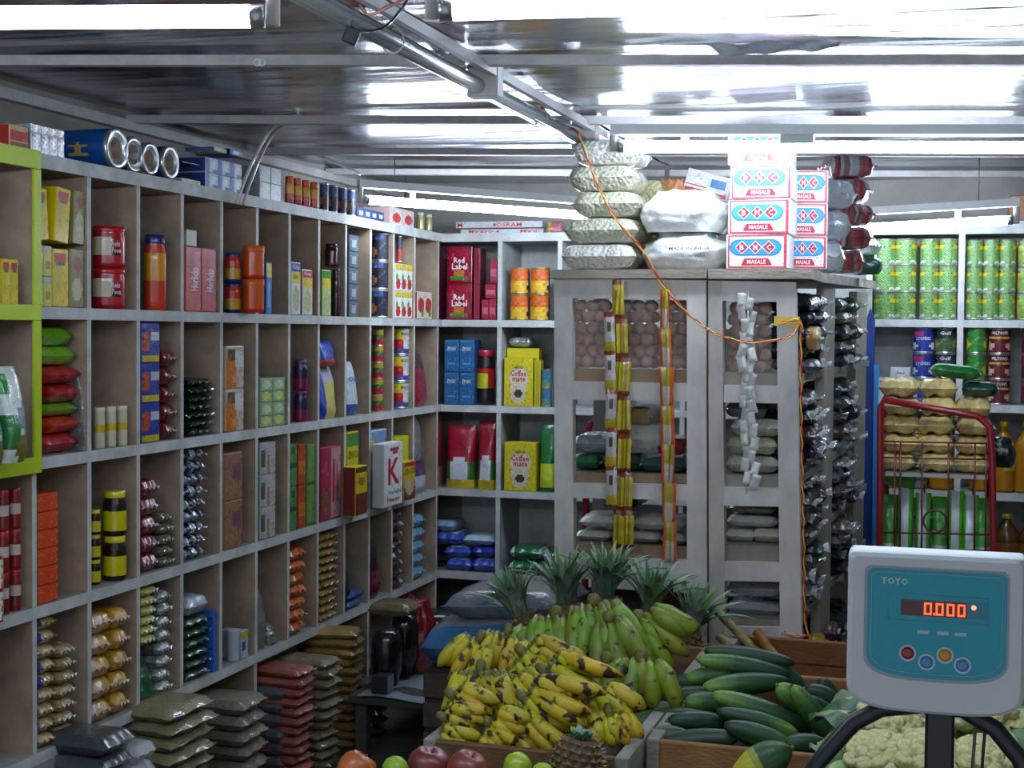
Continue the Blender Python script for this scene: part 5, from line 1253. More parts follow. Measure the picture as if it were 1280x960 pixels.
fstack(451, -2.04, 790, .034, .12, .2, (150,124,62), grain, 'pulse_bag', 'golden pulse bag in the tallest floor stack', 87, jit=.25)
fstack(482, -2.02, 850, .036, .12, .2, (104,104,96), wrap, 'grain_bag', 'grey bag in the floor stack beyond the leg panel', 90, jit=.25)

# ================================================================ LOW TABLE IN THE CORNER
lt = empty('low_table', (-1.72, 4.95, 0)); tag(lt, 'low dark table with newspaper under the corner shelves', 'table')
mk('top', MB().box(-.28, .2, -.35, .75, .20, .23, (70,64,58), .003), rawwood, lt)
for x in (-.26, .15):
    for y in (-.33, .7): mk('leg', MB().box(x, x+.04, y, y+.04, 0, .20, (66,60,54)), rawwood, lt)
tag(mk('newspaper', MB().grid(lambda u, v: (-1.96+.5*u+.02*math.sin(v*9), 4.58+.9*v, .234+.006*math.sin(u*9+v*14)+.004*math.sin(v*31)), 12, 18, (140,152,160)), card), 'crumpled blue grey newspaper spread on the low table', 'paper')
dk = lambda n_, px, Y, r, h, c, lab, m_=plast: put(n_, (lambda: mk('dark_pot', MB().lathe([(r*.7, 0), (r, h*.3), (r, h*.8), (r*.8, h*.95), (r*.5, h)], c, 18), m_)), (findX(px, Y, .3), Y, .245), lab, 'pot')
dk('p1', 490, 4.72, .055, .2, (22,22,26), 'black pot nearest the golden bags on the low table')
dk('p2', 512, 4.92, .055, .22, (26,24,28), 'black pot behind the first on the low table')
dk('p3', 550, 5.3, .09, .16, (20,22,28), 'wide black pot against the back under the shelf')
put('rf', floppy('red_foil_bag', .13, .12, .26, (130,10,24), 4), (findX(527, 4.98, .3), 4.98, .245), 'shiny dark red bag on the low table', 'bag')
MATS_red = mat('red_foil', (140,10,26), rough=.2, metal=.6, bump=.9, bscale=30)
put('db', BG('brown_bag', (110,100,70), wrap, 5, turn=True, tie=.01)(.16, .14, .05), (findX(500, 4.85, .5), 4.84, .475), 'tan bag lying across the black pots', 'bag')
put('bx', CT('dark_box', (30,34,40), (120,130,130))(.06, .06, .06), (findX(484, 4.62, .3), 4.63, .245), 'small dark box at the front of the newspaper', 'box')
# large sack behind the bananas
put('sack1', BG('blue_grey_sack', lambda u, v: (60,120,170) if u < .12 else (130,140,146), wrap, 8, turn=True, tie=.02, power=.4)(.48, .4, .16), (findX(655, 4.7, .5), 4.55, .41), 'blue grey woven sack behind the bananas, lower one', 'sack', 'sacks behind the bananas', (0, -.05, .1))
put('sack2', BG('blue_grey_sack', (120,130,138), wrap, 9, turn=True, tie=.02, power=.4)(.4, .36, .10), (findX(672, 4.75, .6), 4.56, .565), 'blue grey woven sack behind the bananas, upper one', 'sack', 'sacks behind the bananas', (0, -.05, -.05))
cr = empty('wooden_crate', (findX(655, 4.7, .5), 4.55, 0)); tag(cr, 'dark wooden crate under the blue grey sacks', 'crate')
for k in range(4): mk('slat', MB().box(-.22, .2, -.2, -.185, .02+k*.098, .1+k*.098, (80,66,52), .002), rawwood, cr)
mk('body', MB().box(-.22, .2, -.183, .2, 0, .405, (60,52,44)), rawwood, cr)

# ================================================================ PRODUCE STAND
st = empty('produce_stand', (-.5, 3.2, 0)); tag(st, 'low timber stand carrying the produce crates', 'stand')
mk('deck', MB().box(-.62, 1.05, -.95, .98, .46, .49, (96,84,70)), rawwood, st)
for x in (-.6, .2, 1.0):
    for y in (-.93, .93): mk('leg', MB().box(x, x+.045, y, y+.045, 0, .46, (90,78,64)), rawwood, st)
def crate(label, x0, x1, y0, y1, zr, col, th=.028, front=None, inner=(120,88,54)):
    e = empty('produce_crate', (x0, y0, .491)); tag(e, label, 'crate')
    h = zr-.491; w = x1-x0; d = y1-y0
    mk('base', MB().box(th, w-th, th, d-th, 0, .012, (70,60,48)), rawwood, e)
    def side_(nm, a, b_, c, d_, lift=0): mk(nm, MB().box(a, b_, c, d_, 0, h+lift, col, .003), rawwood, e)
    side_('side_plank', 0, th, 0, d); side_('side_plank', w-th, w, 0, d)
    hh = h/2
    for k in range(2):
        mk('front_plank', MB().box(th, w-th, 0, th*.7, k*hh+.002, (k+1)*hh-.002, inner, .003), rawwood, e)
        mk('back_plank', MB().box(th, w-th, d-th*.7, d, k*hh+.002, (k+1)*hh-.002, inner, .003), rawwood, e)
    return e
GC = (150,148,138)
crate('open wooden crate heaped with bananas', -1.04, -.605, 2.78, 3.86, .655, GC)
crate('open wooden crate filled with cucumbers', -.60, -.20, 2.93, 3.62, .655, (146,140,126), inner=(150,104,56))
crate('wooden crate at the foot of the right rack with cane resting on it', -.60, -.18, 3.64, 4.15, .635, (150,136,116), inner=(140,84,40))
crate('wooden crate of pineapples behind the bananas', -1.10, -.61, 3.87, 4.16, .60, (110,100,86))
crate('wooden crate at the front holding apples and limes', -1.06, -.56, 2.3, 2.775, .60, GC)
crate('wooden crate of cauliflower under the scale', -.195, .48, 2.3, 3.45, .655, (150,150,142))

# ---------- bananas
ban_y = mat('banana_yellow', rough=.5, mottle=.2, mscale=18, spots=((52,34,16), 34, .555), bump=.08, bscale=40)
ban_g = mat('banana_green', rough=.45, mottle=.2, mscale=15, spots=((34,36,16), 36, .60), bump=.08, bscale=40)
def fing_mb(L_, r, curve, col, tip):
    q = MB(); n = 11; pts = []; rad = []; cl = []
    for i in range(n):
        t = i/(n-1); a = curve*t
        pts.append((0, -math.sin(PI*t*.92)*L_*.17*curve, -L_*t)); 
        rad.append(r*(.30+.1*t if t < .08 else min(1, .45+2.6*(t-.06)) if t < .28 else 1 if t < .74 else max(.22, 1-((t-.74)/.27)**1.7*.8)))
        cl.append(tip if t > .9 else (min(255, col[0]-20+int(20*t)), col[1], col[2]) if t > .02 else (110,110,40))
    return q.tube(pts, rad, cl[:n-1], 8)
def hand(n, L_, r, green=False, seed=0, spread=1.0, rows=2):
    def b():
        e = empty('plantain_hand' if green else 'banana_hand'); rr = random.Random(seed)
        base = (138,150,40) if green else (208,178,36); m_ = ban_g if green else ban_y
        mk('crown', MB().lathe([(r*.3, -.016), (r*.75, -.006), (r*.7, .012), (r*.35, .02)], (110,106,44), 8), rough_v, e, (0, 0, .004), (0, 0, 0))
        for w_ in range(rows):
            m2 = n-w_
            for k in range(m2):
                a = ((k+.5)/m2-.5)*spread
                c = tuple(max(0, v+rr.randint(-12, 12)) for v in base)
                o = mk('banana', fing_mb(L_*rr.uniform(.9, 1.06)*(1-.16*w_), r*rr.uniform(.9, 1.1), rr.uniform(1.1, 1.6), c, (60,56,24) if green else (50,38,20)), m_, e)
                o.location = (math.sin(a)*r*2.4+(k-(m2-1)/2)*r*.9, -r*1.1*w_+r*.4, 0)
                o.rotation_euler = (-.12+.42*w_, -a*1.0, rr.uniform(-.25, .25))
        return e
    return b
def place_hand(i, px, py, Y, n, L_, r, roll, tilt, green, lab, spread=1.0, rows=2, yaw=0):
    R = Matrix.Rotation(YAW+yaw, 3, 'Z') @ Matrix.Rotation(-roll, 3, 'Y') @ Matrix.Rotation(-tilt, 3, 'X')
    put(('hand', i), hand(n, L_, r, green, i, spread, rows), at(px, py, Y=Y), lab, 'bananas', None, R)
# yellow: roll turns the fingers from straight down towards the right (+) or left (-)
YH = [
 (608, 838, 2.98, 6, .125, .0165, .0, .15, 'yellow banana hand hanging straight down at the left of the heap', .75, 3),
 (574, 872, 2.90, 5, .10, .0155, .9, .25, 'yellow banana hand lying at the lower left with one black finger', .6, 2),
 (566, 900, 2.84, 5, .085, .0145, 1.2, .25, 'small spotted yellow banana hand at the bottom left of the crate', .7, 2),
 (620, 905, 2.84, 5, .085, .0145, 1.0, .3, 'small yellow banana hand at the bottom by the crate front', .8, 2),
 (664, 872, 2.88, 6, .15, .0175, 1.05, .35, 'large clean yellow banana hand at the lower centre', .8, 2),
 (688, 838, 3.00, 6, .15, .0165, 1.0, .3, 'yellow banana hand with brown patches right of centre', .7, 2),
 (660, 815, 3.10, 6, .125, .0165, .85, .25, 'heavily browned banana hand in the middle of the heap', .8, 2),
 (640, 792, 3.25, 5, .115, .0165, -.2, .2, 'deep yellow banana hand below the green ones', .8, 2),
 (605, 800, 3.20, 4, .11, .016, -.45, .1, 'yellow banana hand at the upper left edge of the heap', .7, 2),
 (748, 868, 2.92, 5, .10, .016, .7, .25, 'orange yellow banana hand at the right beside the pineapple', .8, 2),
 (770, 890, 2.89, 4, .075, .015, .3, .2, 'small orange yellow banana hand lowest at the right', .8, 2),
 (640, 850, 3.02, 5, .11, .016, .5, .25, 'dark spotted banana hand wedged in the middle', .8, 2),
]
for i, (px, py, Y, n, L_, r, ro, ti, lab, sp, rw) in enumerate(YH): place_hand(i, px, py, Y, n, L_, r, ro, ti, False, lab, sp, rw)
GH = [
 (748, 752, 3.42, 5, .20, .0225, .18, .15, 'topmost green plantain hand with long fingers', .7, 2),
 (700, 768, 3.40, 4, .165, .022, .05, .12, 'green plantain hand left of the topmost one', .8, 2),
 (768, 772, 3.36, 3, .165, .022, .35, .2, 'green plantain hand in front of the topmost one', .6, 2),
 (806, 770, 3.44, 4, .14, .023, .75, .2, 'green plantain hand spreading to the right', .9, 2),
 (672, 785, 3.38, 3, .115, .0195, -.25, .12, 'green plantain hand at the upper left', .7, 2),
 (808, 820, 3.22, 4, .115, .0205, -.05, .2, 'small green plantain hand near the cucumbers', 1.0, 2),
 (765, 825, 3.20, 3, .085, .018, .2, .2, 'small dark green plantain hand above the yellow ones', .8, 2),
 (618, 808, 3.24, 2, .125, .017, -.75, .1, 'single pair of green plantains at the left edge', .3, 1),
]
for i, (px, py, Y, n, L_, r, ro, ti, lab, sp, rw) in enumerate(GH): place_hand(50+i, px, py, Y, n, L_, r, ro, ti, True, lab, sp, rw)
# sacking that fills the crate below the fruit
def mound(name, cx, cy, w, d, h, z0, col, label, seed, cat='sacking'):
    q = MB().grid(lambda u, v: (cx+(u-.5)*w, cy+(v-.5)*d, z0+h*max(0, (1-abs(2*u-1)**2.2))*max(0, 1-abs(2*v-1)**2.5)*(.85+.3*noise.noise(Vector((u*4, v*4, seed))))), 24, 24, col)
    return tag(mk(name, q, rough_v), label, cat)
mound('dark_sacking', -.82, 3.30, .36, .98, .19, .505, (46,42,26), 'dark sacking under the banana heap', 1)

# ---------- cucumbers
cuc = mat('cucumber_skin', rough=.5, mottle=.22, mscale=14, stretch=(4,4,1), bump=.15, bscale=30, coat=.05)
def cucumber(L_, r, light, bend, seed):
    def b():
        q = MB(); n = 16; seg = 18; rr = random.Random(seed)
        vs = []; fs = []; cl = []
        for i in range(n+1):
            t = i/n; s_ = math.sin(PI*min(1, max(0, t*.97+.015)))**.42*(1-.10*t)
            for k in range(seg):
                a = 2*PI*k/seg; rb_ = 1+.035*math.cos(5*a)
                vs.append((r*s_*rb_*math.cos(a), r*s_*rb_*math.sin(a)+bend*math.sin(PI*t), L_*(t-.5)))
        dark = (28,60,36); mid = (50,98,44); pale = (128,162,72)
        for i in range(n):
            t = (i+.5)/n
            for k in range(seg):
                fs.append((i*seg+k, i*seg+(k+1) % seg, (i+1)*seg+(k+1) % seg, (i+1)*seg+k))
                f_ = max(0, 1-t/.42)*light; st_ = .35 if (k % 3 == 0) else 0
                m_ = min(1, f_+st_*light*(1-t)); a_ = mid if light > .3 else dark; b2 = dark
                base = tuple(int(a_[j]*(1-t)+b2[j]*t) for j in range(3))
                cl.append(tuple(int(base[j]*(1-m_)+pale[j]*m_) for j in range(3)))
        q.add(vs, fs, cl, True)
        q.f.append(tuple(range(seg))[::-1]); q.c.append(pale if light > .3 else dark); q.sm.append(True)
        q.f.append(tuple(range(n*seg, n*seg+seg))); q.c.append(dark); q.sm.append(True)
        e = empty('cucumber'); mk('body', q, cuc, e)
        mk('stem_scar', MB().lathe([(r*.16, 0), (r*.12, .004), (r*.05, .006)], (120,120,70), 8), rough_v, e, (0, 0, -L_/2-.001), (PI, 0, 0))
        return e
    return b
# (px, py, length px, angle deg up to the right, pale end side, light, Y)
CU = [(943,815,112,-6,'L',.2,3.45,'topmost dark cucumber on the heap'),(936,828,116,-9,'L',1,3.41,'cucumber with pale ribbed left end just under the topmost'),(940,850,110,3,'L',1,3.34,'fat cucumber in the middle of the heap with pale left end'),
 (855,850,70,2,'L',.1,3.36,'dark cucumber pointing left beside the plantains'),(849,871,95,14,'L',.5,3.27,'mid green cucumber lying at the left of the heap'),(961,884,128,-18,'L',1,3.19,'long cucumber with pale left end slanting down to the right'),
 (954,897,104,-15,'R',1,3.12,'cucumber with its pale end to the right at the front'),(881,898,78,-3,'L',0,3.10,'short very dark cucumber at the front'),(835,897,104,9,'L',1,3.16,'cucumber with bright pale left end over the crate corner'),
 (842,917,56,4,'L',1,3.02,'small pale ended cucumber at the front left'),(878,922,104,7,'R',.2,3.00,'dark cucumber lying on the front plank'),(960,917,98,-20,'R',.4,3.02,'cucumber under the pale ended one at the front'),
 (1019,924,60,-6,'L',.2,3.02,'short dark cucumber at the front right corner'),(1024,885,86,-52,'L',.7,3.14,'steep cucumber at the right side of the heap'),(1003,870,62,-40,'L',1,3.22,'short steep cucumber with pale upper end'),
 (1036,862,46,-20,'L',0,3.36,'dark cucumber end at the right rear'),(1030,879,56,-25,'L',.1,3.26,'dark cucumber behind the steep one'),(893,875,60,-5,'L',.6,3.24,'short dark cucumber in the hollow of the heap'),
 (893,842,56,5,'L',1,3.37,'short pale cucumber peeking out under the upper ones'),(900,862,100,0,'L',.3,3.40,'cucumber buried at the back of the heap'),(985,838,60,-30,'R',.1,3.46,'dark cucumber half hidden at the upper right'),
 (1042,858,40,-60,'R',0,3.46,'round dark cucumber end by the right rail')]
for i, (px, py, L_, an, sd, li, Y, lab) in enumerate(CU):
    d_ = proj(*at(px, py, Y=Y))[2]; Lm = L_*d_/F; r = .0235+.002*(i % 3)
    R = Matrix.Rotation(YAW+.12*((i*7) % 5-2)*.5, 3, 'Z') @ Matrix.Rotation(math.radians(-an)+(PI/2 if sd == 'L' else -PI/2), 3, 'Y')
    put(('cu', i), cucumber(Lm, r, li, .006, i), at(px, py, Y=Y), lab, 'cucumber', None, R)
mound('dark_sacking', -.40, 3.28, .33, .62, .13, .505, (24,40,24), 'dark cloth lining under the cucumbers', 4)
def papaya():
    e = empty('papaya'); L_, r = .13, .037
    def pos(u, v):
        s_ = math.sin(PI*(v*.96+.02))**.6*(.8+.35*v); a = 2*PI*u
        return (r*s_*(1+.04*math.cos(5*a))*math.cos(a), r*s_*(1+.04*math.cos(5*a))*math.sin(a), L_*(v-.5))
    mk('body', MB().grid(pos, 24, 18, lambda u, v: (196,186,50) if v < .4 and .2 < u < .8 else (150,160,50) if v < .5 else (48,84,40), wrap=True), cuc, e)
    mk('stem', MB().lathe([(.006, 0), (.005, .008)], (90,90,50), 8), rough_v, e, (0, 0, L_/2))
    return e
put('papaya', papaya, at(960, 948, Y=2.83), 'green and yellow papaya in front of the cucumber crate', 'papaya', None, Matrix.Rotation(YAW, 3, 'Z') @ Matrix.Rotation(1.1, 3, 'Y'))

# ---------- pineapples
pinem = mat('pineapple_skin', rough=.7, mottle=.4, mscale=40, bump=.4, bscale=60)
def pineapple(h, r, nl, leafL, seed, body=True):
    def b():
        e = empty('pineapple'); rr = random.Random(seed)
        if body:
            q = MB(); rows, per = 9, 14
            def prof(t): return r*(math.sin(PI*(.1+.82*t))**.45)
            q.lathe([(prof(t/10)*.95, h*t/10) for t in range(11)], (96,78,50), 20)
            mk('body', q, pinem, e)
            q = MB()                                           # raised eyes
            for j in range(rows):
                t = (j+.5)/rows
                for k in range(per):
                    a = 2*PI*(k+.5*(j % 2))/per; R_ = prof(t); c = Vector((R_*math.cos(a), R_*math.sin(a), h*t))
                    ou = Vector((math.cos(a), math.sin(a), 0)); ta = Vector((-math.sin(a), math.cos(a), 0)); up = Vector((0,0,1))
                    s1 = R_*.21; s2 = h/rows*.52
                    vs = [c+ta*s1-ou*.003, c-up*s2-ou*.003, c-ta*s1-ou*.003, c+up*s2-ou*.003, c+ou*.006, c+ou*.013+up*.006]
                    cc = rr.choice([(120,98,60), (104,84,52), (134,112,72)])
                    q.add(vs, [(0,4,1), (1,4,2), (2,4,3), (3,4,0), (4,5,0)], [cc]*4+[(170,160,130)])
            o = mk('eyes', q, pinem, e); o['kind'] = 'stuff'
        for k in range(nl):
            t = k/nl; a = k*2.4; L_ = leafL*(1-.25*t)*rr.uniform(.85, 1.15); lean = 1.0*(1-t)+.06; w_ = .014*(1-.3*t)
            q = MB(); n = 6; P = []
            for i in range(n+1):
                s_ = i/n; an = lean*(.35+.75*s_); P.append((L_*s_*math.sin(an*.8), L_*s_*math.cos(an*.8)*(1-.1*s_)))
            vs = []
            for i, (x, z_) in enumerate(P):
                s_ = i/n; ww = w_*(1-s_**1.6)+.0008
                vs += [(x+.006, -ww, z_+.003), (x, 0, z_-.002), (x+.006, ww, z_+.003)]
            fs = [(i*3+j, i*3+j+1, i*3+j+4, i*3+j+3) for i in range(n) for j in range(2)]
            g = rr.choice([(124,154,130), (100,136,104), (144,168,140), (126,154,88)])
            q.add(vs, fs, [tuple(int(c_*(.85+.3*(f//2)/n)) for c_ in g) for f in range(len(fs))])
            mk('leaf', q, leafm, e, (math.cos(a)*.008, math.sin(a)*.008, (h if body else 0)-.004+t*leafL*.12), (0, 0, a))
        return e
    return b
for i, (px, py, Y, h, r, nl, ll, ti, ro, lab) in enumerate(((657, 768, 3.98, .14, .048, 36, .15, -.5, .3, 'dark pineapple crown leaning left behind the plantains'), (712, 752, 4.0, .15, .05, 36, .16, -.1, .0, 'pineapple with green upright leaves by the rack post'),
       (762, 742, 4.04, .15, .05, 44, .16, .1, .05, 'pineapple with the largest bluish crown, below the yellow strip'), (818, 760, 4.0, .15, .05, 34, .15, .1, -.1, 'pineapple with spread leaves below the orange strip'), (868, 782, 3.98, .13, .048, 36, .14, .35, .2, 'pineapple crown leaning right beside the sugar cane'))):
    o = put(('pa', i), pineapple(h, r, nl, ll, i), (0,0,0), lab, 'pineapple', None, Matrix.Rotation(ti, 3, 'Y') @ Matrix.Rotation(ro, 3, 'Z'))
    o.scale = (1.15,)*3; top = at(px, py, Y=Y); o.location = top-(Matrix.Rotation(ti, 3, 'Y') @ Vector((0,0,h*1.15)))
o = put('pa9', pineapple(.115, .052, 12, .025, 12), at(722, 962, Y=2.72), 'whole pineapple with a cut crown in front of the bananas', 'pineapple', None, Matrix.Rotation(YAW, 3, 'Z') @ Matrix.Rotation(.18, 3, 'Y'))
o.location.z = .59
# ---------- fruit in the front crate
def apple(r, c1, c2, nm):
    def b():
        e = empty(nm)
        pr = [(r*.12, -r*.78), (r*.5, -r*.88), (r*.88, -r*.5), (r*1.0, 0), (r*.93, r*.45), (r*.62, r*.82), (r*.25, r*.80), (r*.06, r*.62)]
        mk('body', MB().lathe(pr, [c1, c1, c1, c2, c2, c2, c1], 18), ban_y if 0 else plastf, e)
        mk('stem', MB().tube([(0,0,r*.6), (.002,0,r*.95)], .0018, (90,66,40), 6), rough_v, e)
        return e
    return b
plastf = mat('fruit_skin', rough=.4, mottle=.25, mscale=30, coat=.2)
for i, (px, py, Y, r, c1, c2, nm, lab) in enumerate(((545, 962, 2.62, .044, (150,62,60), (120,50,50), 'pomegranate', 'dark red pomegranate at the front, left one'), (593, 964, 2.6, .040, (160,80,66), (140,66,56), 'pomegranate', 'red pomegranate at the front, right one'), (455, 967, 2.6, .040, (206,120,60), (190,100,50), 'orange', 'orange fruit at the bottom edge left of the rail'),
     (503, 965, 2.56, .026, (150,180,40), (150,184,40), 'lime', 'small lime between the orange fruit and the pomegranate'), (656, 958, 2.66, .028, (170,196,50), (160,190,44), 'lime', 'yellow green lime in front of the banana crate'), (688, 968, 2.64, .024, (150,184,40), (150,180,40), 'lime', 'lime half hidden beside the pineapple'))):
    put(('ap', i), apple(r, c1, c2, nm), at(px, py, Y=Y), lab, 'fruit', None, (.3*i, .2, i))
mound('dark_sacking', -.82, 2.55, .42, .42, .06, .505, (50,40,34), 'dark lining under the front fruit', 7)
# ---------- sugar cane
for i, (p0, p1, r, c, lab) in enumerate((((895,752), (958,815), .013, (150,136,84), 'pale sugar cane stick leaning left, longest'), ((905,790), (935,815), .014, (160,150,100), 'short pale sugar cane stick in front'), ((952,784), (975,815), .014, (150,96,36), 'short orange brown cane stick by the post'))):
    a = at(*p0, Y=4.12-.02*i); b_ = at(*p1, Y=4.07-.02*i); d = (b_-a).normalized(); b2 = a+d*((a.z-.52)/max(.1, -d.z))
    e = empty('sugar_cane', a); tag(e, lab, 'cane')
    n = 5
    for k in range(n):
        u, v = (b2-a)*(k/n), (b2-a)*((k+1)/n)
        mk('segment', MB().tube([u, u+(v-u)*.05, v-(v-u)*.05, v], [r*1.12, r, r, r*1.12], c, 9), rough_v, e)
# ---------- cauliflowers
flor = mat('cauliflower_curd', rough=.7, voro=1, vscale=70, mottle=.15, mscale=30)
def caul():
    e = empty('cauliflower'); rr = random.Random(2); r = .06
    me = None
    for k in range(26):
        a = k*2.4; t = k/26; R_ = r*math.sqrt(t)*.95; z_ = r*.75*math.sqrt(max(0, 1-t*.85))
        q = r*.30
        if me is None:
            ob = mk('floret', MB().lathe([(q*math.sin(PI*i/6)*(1+.1*math.sin(i*5)), -q*math.cos(PI*i/6)) for i in range(1, 7)], (206,200,140), 10), flor, e); me = ob.data
        else:
            ob = bpy.data.objects.new('floret', me); COL.objects.link(ob); ob.parent = e
        ob.location = (R_*math.cos(a), R_*math.sin(a), z_); ob.rotation_euler = (rr.uniform(-.4, .4), rr.uniform(-.4, .4), rr.uniform(0, 6))
    for k in range(9):
        a = k*2*PI/9+rr.uniform(-.2, .2); L_ = r*rr.uniform(1.8, 2.5)
        g = rr.choice([(52,88,40), (40,72,34), (76,112,52)])
        q = MB().grid(lambda u, v: (L_*v*.9+.01*math.sin(u*9), (u-.5)*L_*.9*math.sin(PI*min(1, v*.8+.15)), -.03+L_*1.0*v-L_*1.0*v*v+.008*math.sin(u*14+v*9)), 8, 6, lambda u, v: (150,170,110) if abs(u-.5) < .07 else g)
        mk('leaf', q, leafm, e, (r*.3*math.cos(a), r*.3*math.sin(a), 0), (0, 0, a))
    return e
zs = .63
for i, (px, py, Y, s_, lab) in enumerate(((1115, 872, 3.2, .8, 'small cauliflower by the rail left of the scale'), (1120, 905, 2.75, 1.0, 'cauliflower directly left of the scale post'), (1108, 948, 2.5, .9, 'leafy cauliflower at the bottom edge inside the black hoop'), (1150, 885, 3.0, 1.0, 'cauliflower behind the scale post'),
      (1228, 900, 2.7, 1.1, 'cauliflower directly right of the scale post'), (1268, 925, 2.7, 1.0, 'cauliflower at the right edge of the picture'), (1240, 950, 2.5, .9, 'leafy cauliflower at the bottom right'), (1170, 950, 2.5, 1.0, 'leafy cauliflower below the scale'), (1235, 868, 3.15, .9, 'cauliflower half hidden under the scale head'))):
    put('caul', caul, at(px, py, Y=Y), lab, 'cauliflower', 'cauliflowers under the scale', (random.uniform(-.3, .3), random.uniform(-.3, .3), i*1.3), s_)
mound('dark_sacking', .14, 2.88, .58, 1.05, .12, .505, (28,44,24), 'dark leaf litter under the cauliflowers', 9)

# ================================================================ SCALE
SY = 1.6; c0 = at(1175, 785, Y=SY); sc_e = empty('weighing_scale', (c0.x, SY, 0)); tag(sc_e, 'light grey digital weighing scale head with a teal panel on a post', 'scale')
sc_e.rotation_euler = (0, 0, YAW-.28)
dS = proj(*c0)[2]; k_ = dS/F; cz = c0.z
housing = mat('grey_plastic', rough=.45, mottle=.06, mscale=8)
def outline(w, ht, hb, rt, bow, n=10):
    """half outline: flat top with small corners, bowed bottom"""
    P = []
    for i in range(5): a = PI/2*i/4; P.append((w-rt+rt*math.sin(a), ht-rt+rt*math.cos(a)))
    P.append((w, ht*.3)); P.append((w*1.0, -hb*.45))
    for i in range(n+1):
        a = PI/2*i/n; x = w*(math.cos(a)**.55); z_ = -hb*.62-hb*.38*math.sin(a)**(1/bow); P.append((x, z_))
    P = [(x, z_) for x, z_ in P]
    return P+[(-x, z_) for x, z_ in P[::-1]][1:]
def loftplates(q, rings, col):
    n = len(rings[0]); vs = sum(rings, []); fs = [(j*n+i, j*n+(i+1) % n, (j+1)*n+(i+1) % n, (j+1)*n+i) for j in range(len(rings)-1) for i in range(n)]
    q.add(vs, fs, col, False)
    q.add(rings[0], [tuple(range(n))[::-1]], col); q.add(rings[-1], [tuple(range(n))], col)
w_ = 108*k_; ht = 102*k_; hb = 101*k_
O = lambda s_, y, dz=0: [(x*s_, y, cz+z_*s_+dz) for x, z_ in outline(w_, ht, hb, .006, 1.6)]
q = MB(); loftplates(q, [O(.93, .05), O(1, .045), O(1, .012), O(.985, .004), O(.94, -.001)], (206,212,214)); mk('housing', q, housing, sc_e)
def Q(px, py, y): return ((px-1175)*k_, y, cz-(py-785)*k_)
def panel(x0, x1, y0, yc, yb, y, n=14, r=6):
    P = [(x0+r, y0), (x1-r, y0), (x1, y0+r), (x1, yc)]
    P += [((x0+x1)/2+(x1-x0)/2*math.cos(PI*i/n)**1*1.0 if 0 else (x0+x1)/2+(x1-x0)/2*(abs(math.cos(PI*i/n))**.6)*(1 if i < n/2 else -1), yc+(yb-yc)*math.sin(PI*i/n)**.8) for i in range(1, n)]
    P += [(x0, yc), (x0, y0+r)]
    return [Q(a, b_, y) for a, b_ in P]
def poly(name, P, col, m, parent=sc_e): return mk(name, MB().add(P, [tuple(range(len(P)))[::-1]], col), m, parent)
poly('panel_rim', panel(1088, 1262, 700, 812, 843, -.0016), (150,166,170), housing)
poly('panel', panel(1092, 1259, 703, 811, 839, -.0022), (24,158,178), card)
pl = panel(1097, 1254, 707, 808, 833, -.0026); 
mk('panel_line', MB().tube([Vector(p) for p in pl+[pl[0]]], .0006, (150,190,196), 4, cap=False), ink, sc_e)
rr_ = [Q(1118+0, 734, -.0026), Q(1237, 734, -.0026), Q(1237, 767, -.0026), Q(1118, 767, -.0026)]
mk('window_line', MB().tube([Vector(p) for p in rr_+[rr_[0]]], .0004, (110,170,180), 4, cap=False), ink, sc_e)
poly('display_window', [Q(1133, 740, -.0028), Q(1235, 740, -.0028), Q(1235, 760, -.0028), Q(1133, 760, -.0028)], (18,122,140), plast)
poly('display', [Q(1133, 741, -.0032), Q(1212, 741, -.0032), Q(1212, 760, -.0032), Q(1133, 760, -.0032)], (80,8,18), plast)
# seven segment digits
q = MB()
def segd(x, y, w, h, on):
    t = 2.0; S7 = {'a': (x, y, x+w, y+t), 'g': (x, y+h/2-t/2, x+w, y+h/2+t/2), 'd': (x, y+h-t, x+w, y+h), 'f': (x, y, x+t, y+h/2), 'b': (x+w-t, y, x+w, y+h/2), 'e': (x, y+h/2, x+t, y+h), 'c': (x+w-t, y+h/2, x+w, y+h)}
    for s_ in on:
        a, b_, c, d = S7[s_]; q.add([Q(a, b_, -.0037), Q(c, b_, -.0037), Q(c, d, -.0037), Q(a, d, -.0037)], [(3,2,1,0)], (255,60,24))
for i, x in enumerate((1161, 1175, 1188, 1201)): segd(x, 743, 9, 15, 'abcdef')
q.add([Q(1172, 755.5, -.0037), Q(1174.2, 755.5, -.0037), Q(1174.2, 758, -.0037), Q(1172, 758, -.0037)], [(3,2,1,0)], (255,60,24))
mk('digits', q, glow, sc_e)['kind'] = 'stuff'
def disc(name, px, py, r, y, col, m):
    return poly(name, [Q(px+r*math.cos(2*PI*i/20), py+r*math.sin(2*PI*i/20), y) for i in range(20)], col, m)
disc('indicator', 1220, 746, 3, -.0034, (255,90,70), glow)
t = MB(); t.text('TOYO', (1125-1175)*k_, cz-(718-785)*k_, 33*k_, 9*k_, (206,216,218), lambda a, c: (a, -.0030, c)); 
for x in (1160, 1184, 1205): t.add([Q(x-7, 778, -.003), Q(x+7, 778, -.003), Q(x+7, 782.5, -.003), Q(x-7, 782.5, -.003)], [(3,2,1,0)], (170,200,206))
mk('lettering', t, ink, sc_e)
for px, py, c in ((1142, 808, (150,20,60)), (1165, 818, (60,140,190)), (1187, 808, (200,140,20)), (1208, 819, (60,140,190))):
    o = disc('button', px, py, 10.5, -.0028, (190,206,210), housing)
    mk('cap', MB().lathe([(8*k_, 0), (7.5*k_, .0014), (3*k_, .0018)], c, 18), plast, o, Q(px, py, -.0030), (PI/2, 0, 0))
